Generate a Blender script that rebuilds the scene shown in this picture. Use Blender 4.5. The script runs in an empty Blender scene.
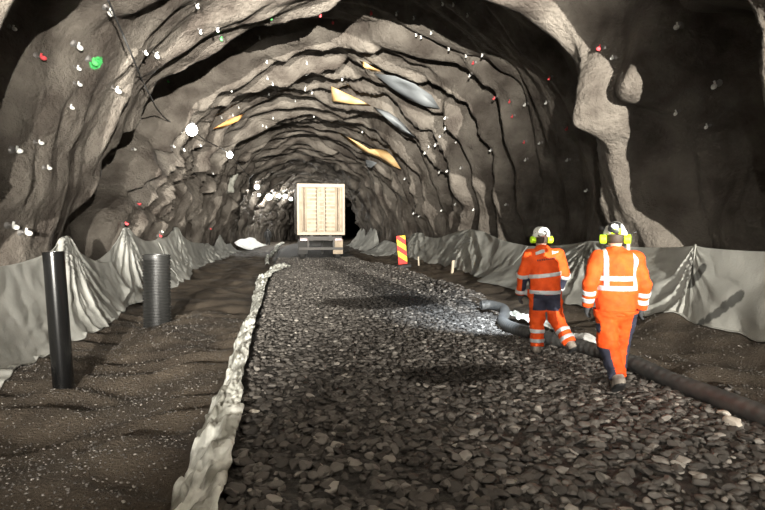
import bpy, math
import numpy as np
from mathutils import Vector, Matrix

#TUNNEL-BEGIN
def _h(ix, iy, iz):
    n = (ix * 374761393 + iy * 668265263 + iz * 2147483647 * 3 + 1442695041) & 0xFFFFFFFF
    n = ((n ^ (n >> 13)) * 1274126177) & 0xFFFFFFFF
    n = ((n ^ (n >> 16)) * 2246822519) & 0xFFFFFFFF
    return (n ^ (n >> 15)) & 0xFFFF

def noise3(x, y, z=0.0):
    """Gradient noise, about -1..1, on arrays."""
    x, y, z = np.broadcast_arrays(np.asarray(x, float), np.asarray(y, float), np.asarray(z, float))
    xi, yi, zi = (np.floor(v).astype(np.int64) for v in (x, y, z))
    fx, fy, fz = x - xi, y - yi, z - zi
    u, v, w = (t * t * t * (t * (t * 6 - 15) + 10) for t in (fx, fy, fz))
    def g(a, b, c):
        h = _h(xi + a, yi + b, zi + c)
        gx = (h & 31) / 15.5 - 1; gy = ((h >> 5) & 31) / 15.5 - 1; gz = ((h >> 10) & 31) / 15.5 - 1
        return gx * (fx - a) + gy * (fy - b) + gz * (fz - c)
    l = lambda p, q, t: p + t * (q - p)
    return 1.4 * l(l(l(g(0,0,0), g(1,0,0), u), l(g(0,1,0), g(1,1,0), u), v),
                   l(l(g(0,0,1), g(1,0,1), u), l(g(0,1,1), g(1,1,1), u), v), w)

def sst(a, b, x):
    t = np.clip((x - a) / (b - a), 0, 1)
    return t * t * (3 - 2 * t)

def xc(y):
    """sideways drift of the tunnel axis: straight, then bending right"""
    return 0.0024 * np.clip(np.asarray(y, float) - 42, 0, None) ** 2

CX0, HW, CROWN, SPRING = 1.35, 6.3, 6.05, 2.0
def _profile():
    pts = [(-HW, z) for z in np.linspace(-0.6, SPRING, 60)[:-1]]
    pts += [(-HW * math.cos(t), SPRING + CROWN * math.sin(t)) for t in np.linspace(0, math.pi, 400)]
    pts += [(HW, z) for z in np.linspace(SPRING, -0.6, 60)[1:]]
    p = np.array(pts); d = np.r_[0, np.cumsum(np.hypot(*np.diff(p, axis=0).T))]
    return p, d
_PP, _PD = _profile()
ARC = _PD[-1]
def base(a):
    s = np.asarray(a, float) * ARC
    x = np.interp(s, _PD, _PP[:, 0]); z = np.interp(s, _PD, _PP[:, 1])
    e = 0.05
    tx = np.interp(s + e, _PD, _PP[:, 0]) - np.interp(s - e, _PD, _PP[:, 0])
    tz = np.interp(s + e, _PD, _PP[:, 1]) - np.interp(s - e, _PD, _PP[:, 1])
    L = np.hypot(tx, tz) + 1e-9
    return x, z, tz / L, -tx / L          # inward normal (nx, nz)

_rs = np.random.RandomState(11)
_KL = [(-30, .1), (3, .15), (5, .35), (8.4, .8), (8.8, -.7), (10.9, -.85), (11.6, .3), (12.4, .5), (14.1, .6), (14.5, -.6), (15.5, -.85), (18.2, -.8)]
_KR = [(-30, .1), (3, .15), (5, .35), (6.7, .8), (7.2, -.8), (8.6, -1.3), (10.3, -1.3), (10.95, .5), (11.4, .65), (11.8, .6), (12.2, -.75), (14.8, -1.05), (18.2, -1.)]
_TAIL = []
_yy = 18.2
while _yy < 140:
    P = _rs.uniform(1.15, 1.9) * (1 if _yy < 27 else 1.2); hgt = _rs.uniform(.28, .52)
    _TAIL += [(_yy + .2 * P, hgt * .4), (_yy + .42 * P, hgt), (_yy + .5 * P, hgt * .7), (_yy + .58 * P, -hgt * .8), (_yy + P, -hgt)]
    _yy += P
def _interp_knots(y, K):
    K = np.array(K + _TAIL); return np.interp(y, K[:, 0], K[:, 1])

KNOBS = [(10.0, .78, .75, 1.0, 2.0), (8.3, .74, .6, .9, 1.5), (9.3, .9, .5, .5, .3)]
def bulge(y, a):
    """how far the sprayed rock stands in from the nominal profile"""
    s = np.asarray(a) * ARC
    shift = np.interp(a, [0, .1, .22, .5, .62, .72, .85, 1], [-.8, -.8, 1.9, 1.6, .3, -.9, -.3, 0])
    far = sst(16, 20, y - shift * .6)
    yw = y - shift * sst(10.5, 15, y) * (1 - sst(24, 34, y) * .5) + (.25 + .65 * far) * noise3(y * .11, s * .16, 3.1) + (.3 + .4 * far) * noise3(y * .33, s * .4, 7.7) + .22 * noise3(y * .8, s * .9, 1.7)
    mixr = sst(.42, .68, a)
    p = _interp_knots(yw, _KL) * (1 - mixr) + (_interp_knots(yw, _KR) - .75 * sst(18.1, 18.4, yw) * (1 - sst(18.6, 22.5, yw))) * mixr
    side = 1.05 + .15 * sst(.55, .8, a) + .5 * (1 - sst(.24, .36, a))
    amp = (1 - far) * 1.0 + far * side * np.clip(1. + .9 * noise3(y * .22, s * .3, 21.), .25, 1.6)
    q = p * amp
    # short secondary ledges, broken along the arch
    y2 = y + 1.1 * noise3(y * .2, s * .3, 61.) + .3 * noise3(y * .8, s * .9, 63.)
    t2 = (y2 / 1.27) % 1.0
    q = q + (np.interp(t2, [0, .22, .34, .5, 1], [-.12, .16, .18, -.06, -.12])) * np.clip(.5 + 1.3 * noise3(y * .4, s * .35, 67.), 0, 1.2) * (.25 + .75 * far) * (1 + 1.1 * (1 - sst(.24, .36, a)))
    w2 = .35 * noise3(y * .5, s * .35, 13.)
    sub = np.abs(noise3(y * .85 + w2, s * .17, 31.))
    q = q + .6 * (sub - .25) * (.6 + .4 * far)
    sub2 = np.abs(noise3(y * 1.6 + .5 * noise3(y * .6, s * .4, 71.), s * .2, 73.))
    q = q - .3 * (sub2 - .25) * (.35 + .65 * far) * (1 + .9 * (1 - sst(.24, .36, a)))
    q = q + .4 * noise3(y * .75, s * .26, 41.) + .22 * noise3(y * 1.8, s * .42, 47.) + .06 * noise3(y * 4.3, s * 1.3, 53.) + .016 * noise3(y * 10., s * 8., 57.)
    for ky, ks, ry, rs_, amp_ in KNOBS:
        q = q + amp_ * np.exp(-(np.abs((y - ky + .25 * noise3(y * 1.1, s * .8, 83.)) / ry) ** 2.4 + np.abs((s - ks * ARC + .5 * noise3(y * .9, s * .7, 87.)) / rs_) ** 2.4))
    x, z, nx, nz = base(a)
    low = .4 + .6 * sst(1.2, 2.6, z)
    low = np.where(y < 9, low * sst(1.3, 2.4, z), low)
    return np.where(q > 0, q * low, q) - .05

def T(y, a):
    x, z, nx, nz = base(a)
    p = bulge(y, a)
    return np.stack([CX0 + x + nx * p + xc(y), y + 0 * p, z + nz * p], -1)
#TUNNEL-END

SC = bpy.context.scene
COL = SC.collection
R = math.radians
rng = np.random.RandomState(5)

# ------------------------------------------------------------------ helpers
def new_obj(name, me, mats=(), parent=None, smooth=True):
    for m in (mats if isinstance(mats, (list, tuple)) else [mats]):
        me.materials.append(m)
    if smooth:
        me.polygons.foreach_set('use_smooth', np.ones(len(me.polygons), bool))
    o = bpy.data.objects.new(name, me); COL.objects.link(o)
    if parent is not None: o.parent = parent
    return o

def mesh_np(name, V, Fc):
    """V (n,3); Fc (m,k) all faces with k corners"""
    V = np.ascontiguousarray(V, np.float32); Fc = np.ascontiguousarray(Fc, np.int32)
    me = bpy.data.meshes.new(name)
    k = Fc.shape[1]
    me.vertices.add(len(V)); me.vertices.foreach_set('co', V.ravel())
    me.loops.add(Fc.size); me.loops.foreach_set('vertex_index', Fc.ravel())
    me.polygons.add(len(Fc)); me.polygons.foreach_set('loop_start', np.arange(len(Fc), dtype=np.int32) * k)
    me.polygons.foreach_set('loop_total', np.full(len(Fc), k, np.int32))
    me.update(); me.validate(); return me

def grid_faces(n, m, flip=False):
    i = np.arange(n * m).reshape(n, m)
    q = np.stack([i[:-1, :-1], i[1:, :-1], i[1:, 1:], i[:-1, 1:]], -1).reshape(-1, 4)
    return q[:, ::-1] if flip else q

class MB:
    """collects closed shapes that become ONE mesh"""
    def __init__(s): s.v = []; s.f = []; s.m = []; s.mi = 0
    def add(s, V, Fs):
        o = len(s.v); s.v += [tuple(map(float, v)) for v in V]
        s.f += [tuple(i + o for i in f) for f in Fs]; s.m += [s.mi] * len(Fs)
    def box(s, c, d, rot=None):
        c = Vector(c); V = [Vector((x * d[0] / 2, y * d[1] / 2, z * d[2] / 2)) for x in (-1, 1) for y in (-1, 1) for z in (-1, 1)]
        if rot is not None: V = [rot @ v for v in V]
        s.add([v + c for v in V], [(0, 1, 3, 2), (4, 6, 7, 5), (0, 4, 5, 1), (2, 3, 7, 6), (0, 2, 6, 4), (1, 5, 7, 3)])
    def tube(s, pts, rad, n=10, caps=True):
        pts = [Vector(p) for p in pts]; rad = rad if isinstance(rad, (list, tuple)) else [rad] * len(pts)
        V = []; up = None
        for i, p in enumerate(pts):
            t = (pts[min(i + 1, len(pts) - 1)] - pts[max(i - 1, 0)]).normalized()
            if up is None: up = Vector((0, 0, 1)) if abs(t.z) < .9 else Vector((1, 0, 0))
            a = t.cross(up).normalized(); b = a.cross(t).normalized(); up = b
            V += [p + (a * math.cos(2 * math.pi * k / n) + b * math.sin(2 * math.pi * k / n)) * rad[i] for k in range(n)]
        Fs = [(i * n + k, i * n + (k + 1) % n, (i + 1) * n + (k + 1) % n, (i + 1) * n + k) for i in range(len(pts) - 1) for k in range(n)]
        if caps: Fs += [tuple(range(n))[::-1], tuple((len(pts) - 1) * n + k for k in range(n))]
        s.add(V, Fs)
    def lathe(s, prof, c=(0, 0, 0), n=24, M=None):
        """prof: (r, z) rings"""
        V = []
        for r, z in prof:
            for k in range(n):
                v = Vector((r * math.cos(2 * math.pi * k / n), r * math.sin(2 * math.pi * k / n), z))
                V.append((M @ v if M is not None else v) + Vector(c))
        Fs = [(i * n + k, i * n + (k + 1) % n, (i + 1) * n + (k + 1) % n, (i + 1) * n + k) for i in range(len(prof) - 1) for k in range(n)]
        Fs += [tuple(range(n))[::-1], tuple((len(prof) - 1) * n + k for k in range(n))]
        s.add(V, Fs)
    def build(s, name, mats, parent=None, smooth=False, bevel=0):
        me = bpy.data.meshes.new(name); me.from_pydata(s.v, [], s.f); me.update()
        o = new_obj(name, me, mats, parent, smooth)
        me.polygons.foreach_set('material_index', np.array(s.m, np.int32))
        if bevel:
            b = o.modifiers.new('bevel', 'BEVEL'); b.width = bevel; b.segments = 2; b.limit_method = 'ANGLE'
        return o

def tag(o, label=None, cat=None, group=None, kind=None):
    if label: o['label'] = label
    if cat: o['category'] = cat
    if group: o['group'] = group
    if kind: o['kind'] = kind
    return o

def empty(name, loc=(0, 0, 0), rz=0):
    o = bpy.data.objects.new(name, None); COL.objects.link(o)
    o.location = loc; o.rotation_euler = (0, 0, rz); o.empty_display_size = .1
    return o

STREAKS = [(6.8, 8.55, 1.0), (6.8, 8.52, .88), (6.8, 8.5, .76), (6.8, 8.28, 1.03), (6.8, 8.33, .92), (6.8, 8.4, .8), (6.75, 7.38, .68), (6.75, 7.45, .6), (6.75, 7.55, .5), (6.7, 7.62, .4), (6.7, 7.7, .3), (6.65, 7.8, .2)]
# ------------------------------------------------------------------ materials
def mat(name, col, rough=.6, metal=0., spec=.5, emit=None, strength=0.):
    m = bpy.data.materials.new(name); m.use_nodes = True
    b = m.node_tree.nodes['Principled BSDF']
    b.inputs['Base Color'].default_value = (*col, 1); b.inputs['Roughness'].default_value = rough
    b.inputs['Metallic'].default_value = metal; b.inputs['Specular IOR Level'].default_value = spec
    if emit:
        b.inputs['Emission Color'].default_value = (*emit, 1); b.inputs['Emission Strength'].default_value = strength
    return m

def noisy(m, c1, c2, scale=4., lo=.35, hi=.65, detail=6, bump=0., bscale=30., bdist=.02, coord='Object', stretch=(1, 1, 1), rough=None):
    """two-tone noise colour and a noise bump on material m"""
    nt = m.node_tree; N = nt.nodes; L = nt.links; b = N['Principled BSDF']
    if coord == 'Position':
        g = N.new('ShaderNodeNewGeometry').outputs['Position']
    else:
        g = N.new('ShaderNodeTexCoord').outputs[coord]
    mp = N.new('ShaderNodeMapping'); mp.inputs['Scale'].default_value = stretch; L.new(g, mp.inputs['Vector'])
    n = N.new('ShaderNodeTexNoise'); n.inputs['Scale'].default_value = scale; n.inputs['Detail'].default_value = detail
    L.new(mp.outputs[0], n.inputs['Vector'])
    r = N.new('ShaderNodeValToRGB'); r.color_ramp.elements[0].position = lo; r.color_ramp.elements[1].position = hi
    r.color_ramp.elements[0].color = (*c1, 1); r.color_ramp.elements[1].color = (*c2, 1)
    L.new(n.outputs['Fac'], r.inputs['Fac']); L.new(r.outputs['Color'], b.inputs['Base Color'])
    if bump:
        n2 = N.new('ShaderNodeTexNoise'); n2.inputs['Scale'].default_value = bscale; n2.inputs['Detail'].default_value = 8
        n2.inputs['Roughness'].default_value = .65
        L.new(mp.outputs[0], n2.inputs['Vector'])
        bp = N.new('ShaderNodeBump'); bp.inputs['Strength'].default_value = bump; bp.inputs['Distance'].default_value = bdist
        L.new(n2.outputs['Fac'], bp.inputs['Height']); L.new(bp.outputs['Normal'], b.inputs['Normal'])
    if rough:
        mr = N.new('ShaderNodeMapRange'); mr.inputs['To Min'].default_value = rough[0]; mr.inputs['To Max'].default_value = rough[1]
        L.new(n.outputs['Fac'], mr.inputs['Value']); L.new(mr.outputs[0], b.inputs['Roughness'])
    return m

def add_spot_patch(m, centre, radius, colour, wobble=.5):
    """a sprayed or otherwise tinted patch with its own shape, at a place on the surface"""
    nt = m.node_tree; N = nt.nodes; L = nt.links; b = N['Principled BSDF']
    old = b.inputs['Base Color'].links[0].from_socket
    g = N.new('ShaderNodeNewGeometry')
    sub = N.new('ShaderNodeVectorMath'); sub.operation = 'SUBTRACT'; sub.inputs[1].default_value = centre
    L.new(g.outputs['Position'], sub.inputs[0])
    dv = N.new('ShaderNodeVectorMath'); dv.operation = 'DIVIDE'; dv.inputs[1].default_value = radius
    L.new(sub.outputs[0], dv.inputs[0])
    ln = N.new('ShaderNodeVectorMath'); ln.operation = 'LENGTH'; L.new(dv.outputs[0], ln.inputs[0])
    nz = N.new('ShaderNodeTexNoise'); nz.inputs['Scale'].default_value = 2.2 / min(radius); nz.inputs['Detail'].default_value = 5
    L.new(g.outputs['Position'], nz.inputs['Vector'])
    ad = N.new('ShaderNodeMath'); ad.operation = 'MULTIPLY_ADD'; ad.inputs[1].default_value = wobble * 2
    L.new(nz.outputs['Fac'], ad.inputs[0]); L.new(ln.outputs['Value'], ad.inputs[2])
    mr = N.new('ShaderNodeMapRange'); mr.inputs['From Min'].default_value = .85 + wobble; mr.inputs['From Max'].default_value = 1.15 + wobble
    mr.inputs['To Min'].default_value = 1; mr.inputs['To Max'].default_value = 0
    L.new(ad.outputs[0], mr.inputs['Value'])
    mx = N.new('ShaderNodeMix'); mx.data_type = 'RGBA'; mx.inputs[7].default_value = (*colour, 1)
    L.new(mr.outputs[0], mx.inputs[0]); L.new(old, mx.inputs[6]); L.new(mx.outputs[2], b.inputs['Base Color'])

M = {}
M['rock'] = noisy(mat('sprayed_rock', (.3, .27, .23), .62, spec=.4), (.055, .044, .035), (.165, .146, .122), 1.1, .36, .66, 9, bump=1., bscale=8., bdist=.12, coord='Position', rough=(.75, .5))
M['dirt'] = noisy(mat('damp_earth', (.1, .08, .06), .8, spec=.3), (.065, .051, .038), (.14, .112, .083), 1.4, .35, .68, 9, bump=1., bscale=34., bdist=.07, coord='Position', rough=(.85, .5))
M['stone'] = mat('crushed_rock', (.2, .19, .18), .75, spec=.3)
M['cloth'] = noisy(mat('grey_geotextile', (.45, .45, .42), .85, spec=.2), (.36, .36, .33), (.56, .56, .52), 1.3, .35, .7, 8, bump=.35, bscale=26., bdist=.02, coord='Position')
M['cloth_dark'] = noisy(mat('dusty_grey_geotextile', (.36, .36, .33), .85, spec=.2), (.27, .27, .245), (.42, .42, .385), 1.3, .35, .7, 8, bump=.35, bscale=26., bdist=.02, coord='Position')
M['strip'] = noisy(mat('muddy_white_cloth', (.5, .5, .46), .75, spec=.3), (.24, .235, .2), (.78, .79, .73), 4., .4, .58, 7, bump=.5, bscale=30., bdist=.02, coord='Position', stretch=(1, .6, 1))
M['white_plastic'] = mat('white_plastic', (.75, .76, .74), .5)
M['bolt'] = mat('bolt_steel', (.2, .19, .18), .5, .6)
M['cap_white'] = mat('white_cap', (.8, .8, .76), .45)
M['cap_red'] = mat('red_cap', (.75, .09, .1), .5)
M['cap_green'] = mat('green_cap', (.12, .6, .16), .5)
M['tag_orange'] = mat('orange_tag', (.85, .2, .04), .5)
M['black_pipe'] = mat('smooth_black_plastic', (.004, .004, .004), .18, spec=.45)
M['grey_pipe'] = mat('corrugated_dark_plastic', (.022, .022, .021), .42)
M['hose'] = noisy(mat('grey_ribbed_hose', (.16, .16, .16), .5), (.05, .05, .05), (.085, .085, .08), 5)
M['orange'] = noisy(mat('hi_vis_orange', (.85, .12, .015), .75, spec=.25), (.62, .062, .008), (.78, .095, .012), 9, bump=.4, bscale=14., bdist=.02)
M['navy'] = mat('navy_fabric', (.025, .028, .05), .8)
M['reflect'] = mat('silver_reflective_tape', (.5, .52, .53), .4, .1)
M['skin'] = mat('skin', (.55, .33, .24), .55)
M['hair'] = mat('dark_hair', (.05, .035, .025), .7)
M['glove'] = mat('dark_grey_glove', (.04, .042, .045), .75)
M['boot'] = noisy(mat('dusty_work_boot', (.2, .17, .14), .8), (.12, .1, .085), (.28, .25, .21), 12)
M['sole'] = mat('black_rubber', (.02, .02, .02), .7)
M['helmet_white'] = mat('white_helmet', (.8, .82, .78), .35)
M['neon'] = mat('neon_yellow', (.55, .95, .02), .5)
M['black'] = mat('black_plastic', (.02, .02, .02), .5)
M['trailer'] = noisy(mat('dusty_pale_trailer', (.62, .52, .4), .7), (.25, .195, .135), (.42, .34, .25), 2.5, .35, .65, 8)
M['trailer_frame'] = mat('pale_frame_metal', (.38, .32, .245), .6)
M['trailer_dark'] = mat('trailer_groove', (.1, .075, .05), .8)
M['tyre'] = mat('tyre', (.025, .024, .022), .8)
M['chassis'] = mat('chassis_steel', (.06, .055, .05), .7)
M['red_lens'] = mat('red_lens', (.12, .01, .01), .3)
M['sign_red'] = mat('sign_red', (.8, .03, .02), .5)
M['sign_yellow'] = mat('sign_yellow', (.95, .72, .03), .5)
M['tan_sheet'] = noisy(mat('ochre_membrane', (.72, .47, .2), .7), (.64, .4, .16), (.78, .54, .26), 1.5)
M['orange_sheet'] = mat('orange_membrane', (.62, .3, .09), .7)
M['grey_sheet'] = mat('grey_membrane', (.13, .14, .145), .6)
M['wood'] = mat('pale_wood', (.7, .6, .45), .75)
M['cable'] = mat('black_cable', (.03, .03, .03), .6)
M['lamp_lens'] = mat('lamp_lens', (1, 1, 1), .4, emit=(1., .97, .88), strength=60.)
M['lamp_lens_strong'] = mat('strong_lamp_lens', (1, 1, 1), .4, emit=(1., .98, .92), strength=330.)
M['lamp_body'] = mat('lamp_body', (.25, .25, .25), .5)

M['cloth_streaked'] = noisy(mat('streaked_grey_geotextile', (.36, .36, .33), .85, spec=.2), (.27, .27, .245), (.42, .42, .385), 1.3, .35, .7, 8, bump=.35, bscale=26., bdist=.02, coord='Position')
for q_ in STREAKS: add_spot_patch(M['cloth_streaked'], q_, (.4, .085, .1), (.1, .1, .092), .2)  # darker streaks mixed into the cloth colour
# per-stone tone: an attribute on the gravel mass, the object's own random value on single stones
def stone_material(m, attr):
    nt = m.node_tree; N = nt.nodes; L = nt.links; b = N['Principled BSDF']
    if attr:
        a = N.new('ShaderNodeAttribute'); a.attribute_name = 'tone'; src = a.outputs['Fac']
    else:
        a = N.new('ShaderNodeObjectInfo'); src = a.outputs['Random']
    r = N.new('ShaderNodeValToRGB'); cr = r.color_ramp
    cr.elements[0].position = 0; cr.elements[0].color = (.05, .045, .04, 1)
    cr.elements[1].position = 1; cr.elements[1].color = (.34, .315, .28, 1)
    e = cr.elements.new(.6); e.color = (.095, .086, .077, 1)
    e = cr.elements.new(.9); e.color = (.15, .138, .124, 1)
    L.new(src, r.inputs['Fac']); L.new(r.outputs['Color'], b.inputs['Base Color'])
    g = N.new('ShaderNodeNewGeometry'); n2 = N.new('ShaderNodeTexNoise'); n2.inputs['Scale'].default_value = 40; n2.inputs['Detail'].default_value = 6
    L.new(g.outputs['Position'], n2.inputs['Vector'])
    bp = N.new('ShaderNodeBump'); bp.inputs['Strength'].default_value = .6; bp.inputs['Distance'].default_value = .01
    L.new(n2.outputs['Fac'], bp.inputs['Height']); L.new(bp.outputs['Normal'], b.inputs['Normal'])
    return m
M['stone_mass'] = stone_material(mat('crushed_rock_mass', (.2, .19, .18), .75, spec=.3), True)
M['stone'] = stone_material(M['stone'], False)
M['pale_stone'] = noisy(mat('pale_rock', (.6, .55, .47), .75), (.5, .45, .38), (.72, .67, .58), 9, bump=.5, bscale=30)
M['road'] = noisy(mat('gravel_road', (.12, .11, .1), .75, spec=.35), (.025, .023, .021), (.09, .082, .073), 13., .38, .66, 9, bump=1., bscale=15., bdist=.09, coord='Position', rough=(.8, .5))

# ------------------------------------------------------------------ tunnel shell
ys = np.r_[np.arange(-22, 2, .4), np.arange(2, 22, .055), np.arange(22, 46, .1), np.arange(46, 132, .35)]
aa = np.linspace(0, 1, 391)
add_spot_patch(M['rock'], (-3.78, 12.2, 5.03), (.3, .09, .13), (.06, .5, .12), .35)
add_spot_patch(M['rock'], (-3.9, 40.9, 5.3), (1.2, .8, 1.1), (.6, .6, .52), .3)  # pale patch mixed into the rock colour, far up the left wall
def shell(name, i0, i1, kind='structure'):
    A, Y = np.meshgrid(aa[i0:i1 + 1], ys)
    V = T(Y, A)
    me = mesh_np(name, V.reshape(-1, 3), grid_faces(len(ys), i1 - i0 + 1))
    return tag(new_obj(name, me, M['rock']), kind=kind)
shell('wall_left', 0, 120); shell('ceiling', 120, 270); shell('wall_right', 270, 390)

# ------------------------------------------------------------------ ground
def ground(x, y):
    """height of the tunnel floor at (x, y)"""
    x = np.asarray(x, float) - xc(y); y = np.asarray(y, float)
    n1 = noise3(x * .75, y * .5, 2.); n2 = noise3(x * 1.9 + n1, y * 1.5, 5.); n3 = noise3(x * 5, y * 4, 8.)
    rip = np.abs(noise3(x * .8 + y * .25, y * 1.3 - x * .35, 15.))
    road = .02 * noise3(x * .6, y * .35, 1.) - .05 * np.exp(-((x - 1.75) / .9) ** 2) * sst(3, 6, y)
    left = -.27 + .16 * n1 + .22 * (.3 - rip) + .05 * n2 + .012 * n3 + .12 * sst(-2.5, -4.6, x)
    right = -.03 + .11 * n1 + .1 * n2 + .16 * (.3 - rip) + .015 * n3 + .22 * sst(5.2, 7., x)
    kl = sst(-.35, -.85, x); kr = sst(3.95, 4.35, x)
    berm = .16 * np.exp(-((x - 4.25) / .38) ** 2) * sst(10.5, 13, y) * (1 - sst(24, 30, y))
    return road * (1 - kl) * (1 - kr) + left * kl + right * kr + berm
gx = np.r_[np.linspace(-5.6, -1, 80)[:-1], np.linspace(-1, 4.6, 110)[:-1], np.linspace(4.6, 8.3, 60)]
gy = np.r_[np.arange(-22, 1.5, .5), np.arange(1.5, 14, .055), np.arange(14, 40, .14), np.arange(40, 132, .6)]
def floor_part(name, m0, m1, material):
    sel = gx[(gx >= m0 - 1e-6) & (gx <= m1 + 1e-6)]
    X, Y = np.meshgrid(sel, gy); XX = X + xc(Y)
    V = np.stack([XX, Y, ground(XX, Y)], -1)
    me = mesh_np(name, V.reshape(-1, 3), grid_faces(len(gy), len(sel), flip=True))
    return tag(new_obj(name, me, material), kind='structure')
e1 = gx[np.argmin(abs(gx + .62))]; e2 = gx[np.argmin(abs(gx - 4.15))]
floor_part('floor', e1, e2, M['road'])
floor_part('ground_left', gx[0], e1, M['dirt'])
floor_part('ground_right', e2, gx[-1], M['dirt'])
G = lambda x, y: float(ground(np.array([x]), np.array([y]))[0])

# ------------------------------------------------------------------ stones
def ico(sub):
    import bmesh
    bm = bmesh.new(); bmesh.ops.create_icosphere(bm, subdivisions=sub, radius=1)
    bm.verts.index_update()
    V = np.array([v.co[:] for v in bm.verts]); Fc = np.array([[v.index for v in f.verts] for f in bm.faces]); bm.free()
    return V, Fc
def stone_shape(sub, seed, cuts=9):
    V, Fc = ico(sub); r = np.random.RandomState(seed); V = V.copy()
    for _ in range(cuts):
        n = r.normal(size=3); n /= np.linalg.norm(n); d = r.uniform(.45, .74)
        k = V @ n; V -= np.outer(np.clip(k - d, 0, None), n)
    V *= np.array([1, r.uniform(.62, .9), r.uniform(.36, .54)])
    V += noise3(V[:, 0] * 2 + seed, V[:, 1] * 2, V[:, 2] * 2)[:, None] * .06
    return V, Fc
SH_HI = [stone_shape(3, 100 + k) for k in range(5)]
SH_MID = [stone_shape(2, 200 + k) for k in range(8)]
SH_LO = [stone_shape(1, 300 + k, 4) for k in range(8)]

for m_, cc in ((M['stone_mass'], (.018, .015, .012)), (M['road'], (.018, .015, .012))):  # two darker ovals in the colour of gravel and road base
    add_spot_patch(m_, (2.0, 6.35, 0), (.75, .42, .6), cc, .25)
    add_spot_patch(m_, (2.2, 12.9, 0), (1.5, 1.1, .6), cc, .25)
def in_frame(x, y, z):
    """rough test: does a ground point fall inside the photograph"""
    th = math.atan2(x, y) - R(9.83)
    return abs(math.tan(th)) < .69 and y > 0
# scatter
pos = []
def scatter(n, x0, x1, y0, y1, s0, s1):
    xs = rng.uniform(x0, x1, n); yv = rng.uniform(y0, y1, n)
    sz = s0 + (s1 - s0) * rng.power(.75, n)
    return np.stack([xs, yv, sz], 1)
near = np.vstack([scatter(4300, -.42, 4.0, 2.4, 6.2, .026, .076), scatter(6000, -.45, 4.05, 6.2, 12, .028, .07),
                  scatter(2600, 3.0, 4.6, 3.2, 9, .02, .05)])
far = np.vstack([scatter(8500, -.5, 4.1, 12, 24, .03, .065), scatter(1900, 3.8, 4.75, 11, 26, .035, .09), scatter(2500, -.5, 4.1, 24, 34, .04, .07)])
ymin_ok = np.array([in_frame(a[0], a[1], 0) for a in near])
# the largest looking stones near the camera become objects of their own
vis = near[ymin_ok & (near[:, 1] > 3.25)]
app = vis[:, 2] / vis[:, 1]
order = np.argsort(-app)
single = vis[order[:290]]
key = {tuple(s) for s in single}
mass_near = np.array([s for s in near if tuple(s) not in key])

def stone_batch(P, shapes):
    Vs, Fs, tone = [], [], []; off = 0
    Z = ground(P[:, 0], P[:, 1])
    for i in range(len(P)):
        V, Fc = shapes[rng.randint(len(shapes))]
        a, b = rng.uniform(0, 6.283), rng.normal(0, .26)
        ca, sa, cb, sb = math.cos(a), math.sin(a), math.cos(b), math.sin(b)
        Rm = np.array([[ca, -sa, 0], [sa, ca, 0], [0, 0, 1]]) @ np.array([[1, 0, 0], [0, cb, -sb], [0, sb, cb]])
        Vs.append(V * P[i, 2] @ Rm.T + (P[i, 0], P[i, 1], Z[i] + P[i, 2] * rng.uniform(.05, .4)))
        Fs.append(Fc + off); off += len(V); tone.append(np.full(len(V), rng.uniform(0, 1)))
    return np.vstack(Vs), np.vstack(Fs), np.concatenate(tone)
b1 = stone_batch(mass_near[mass_near[:, 1] < 7.5], SH_MID); b2 = stone_batch(np.vstack([mass_near[mass_near[:, 1] >= 7.5], far]), SH_LO)
Vg = np.vstack([b1[0], b2[0]]); Fg = np.vstack([b1[1], b2[1] + len(b1[0])])
me = mesh_np('gravel', Vg, Fg)
at = me.attributes.new('tone', 'FLOAT', 'POINT'); at.data.foreach_set('value', np.concatenate([b1[2], b2[2]]).astype(np.float32))
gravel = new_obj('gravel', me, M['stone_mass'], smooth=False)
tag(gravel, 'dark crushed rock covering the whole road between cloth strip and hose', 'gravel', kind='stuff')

def grit(n, x0, x1, y0, y1, label):
    P = np.stack([rng.uniform(x0, x1, n), y0 + (y1 - y0) * rng.uniform(0, 1, n) ** 1.7, .006 + .014 * rng.power(.6, n)], 1)
    V, Fc, tn = stone_batch(P, SH_LO)
    me = mesh_np('gravel', V, Fc); at = me.attributes.new('tone', 'FLOAT', 'POINT'); at.data.foreach_set('value', (.55 + .45 * tn).astype(np.float32))
    tag(new_obj('gravel', me, M['stone_mass'], smooth=False), label, 'gravel', kind='stuff')
grit(10000, -3.7, -.85, 2.8, 13, 'fine loose grit scattered over the earth of the left ditch')
grit(4000, 4.2, 6.4, 3.4, 11, 'fine loose grit scattered over the earth right of the hose')
stone_meshes = []
for V, Fc in SH_HI:
    m_ = mesh_np('stone', V, Fc); m_.materials.append(M['stone']); stone_meshes.append(m_)
for i, (x, y, s) in enumerate(single):
    o = bpy.data.objects.new('stone', stone_meshes[i % len(stone_meshes)]); COL.objects.link(o)
    o.scale = (s * 1.05,) * 3; o.rotation_euler = (rng.normal(0, .25), rng.normal(0, .25), rng.uniform(0, 6.28))
    o.location = (x, y, G(x, y) + s * .3)
    tag(o, 'angular broken stone lying on top of the dark gravel road', 'stone', 'loose stones on the gravel road')
def big_stone(x, y, s, material, label, seed, sink=.3):
    V, Fc = stone_shape(3, seed, 12)
    o = new_obj('stone', mesh_np('stone', V * s, Fc), material, smooth=False)
    o.location = (x, y, G(x, y) + s * sink); o.rotation_euler = (.1, .15, seed)
    return tag(o, label, 'stone')

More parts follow.
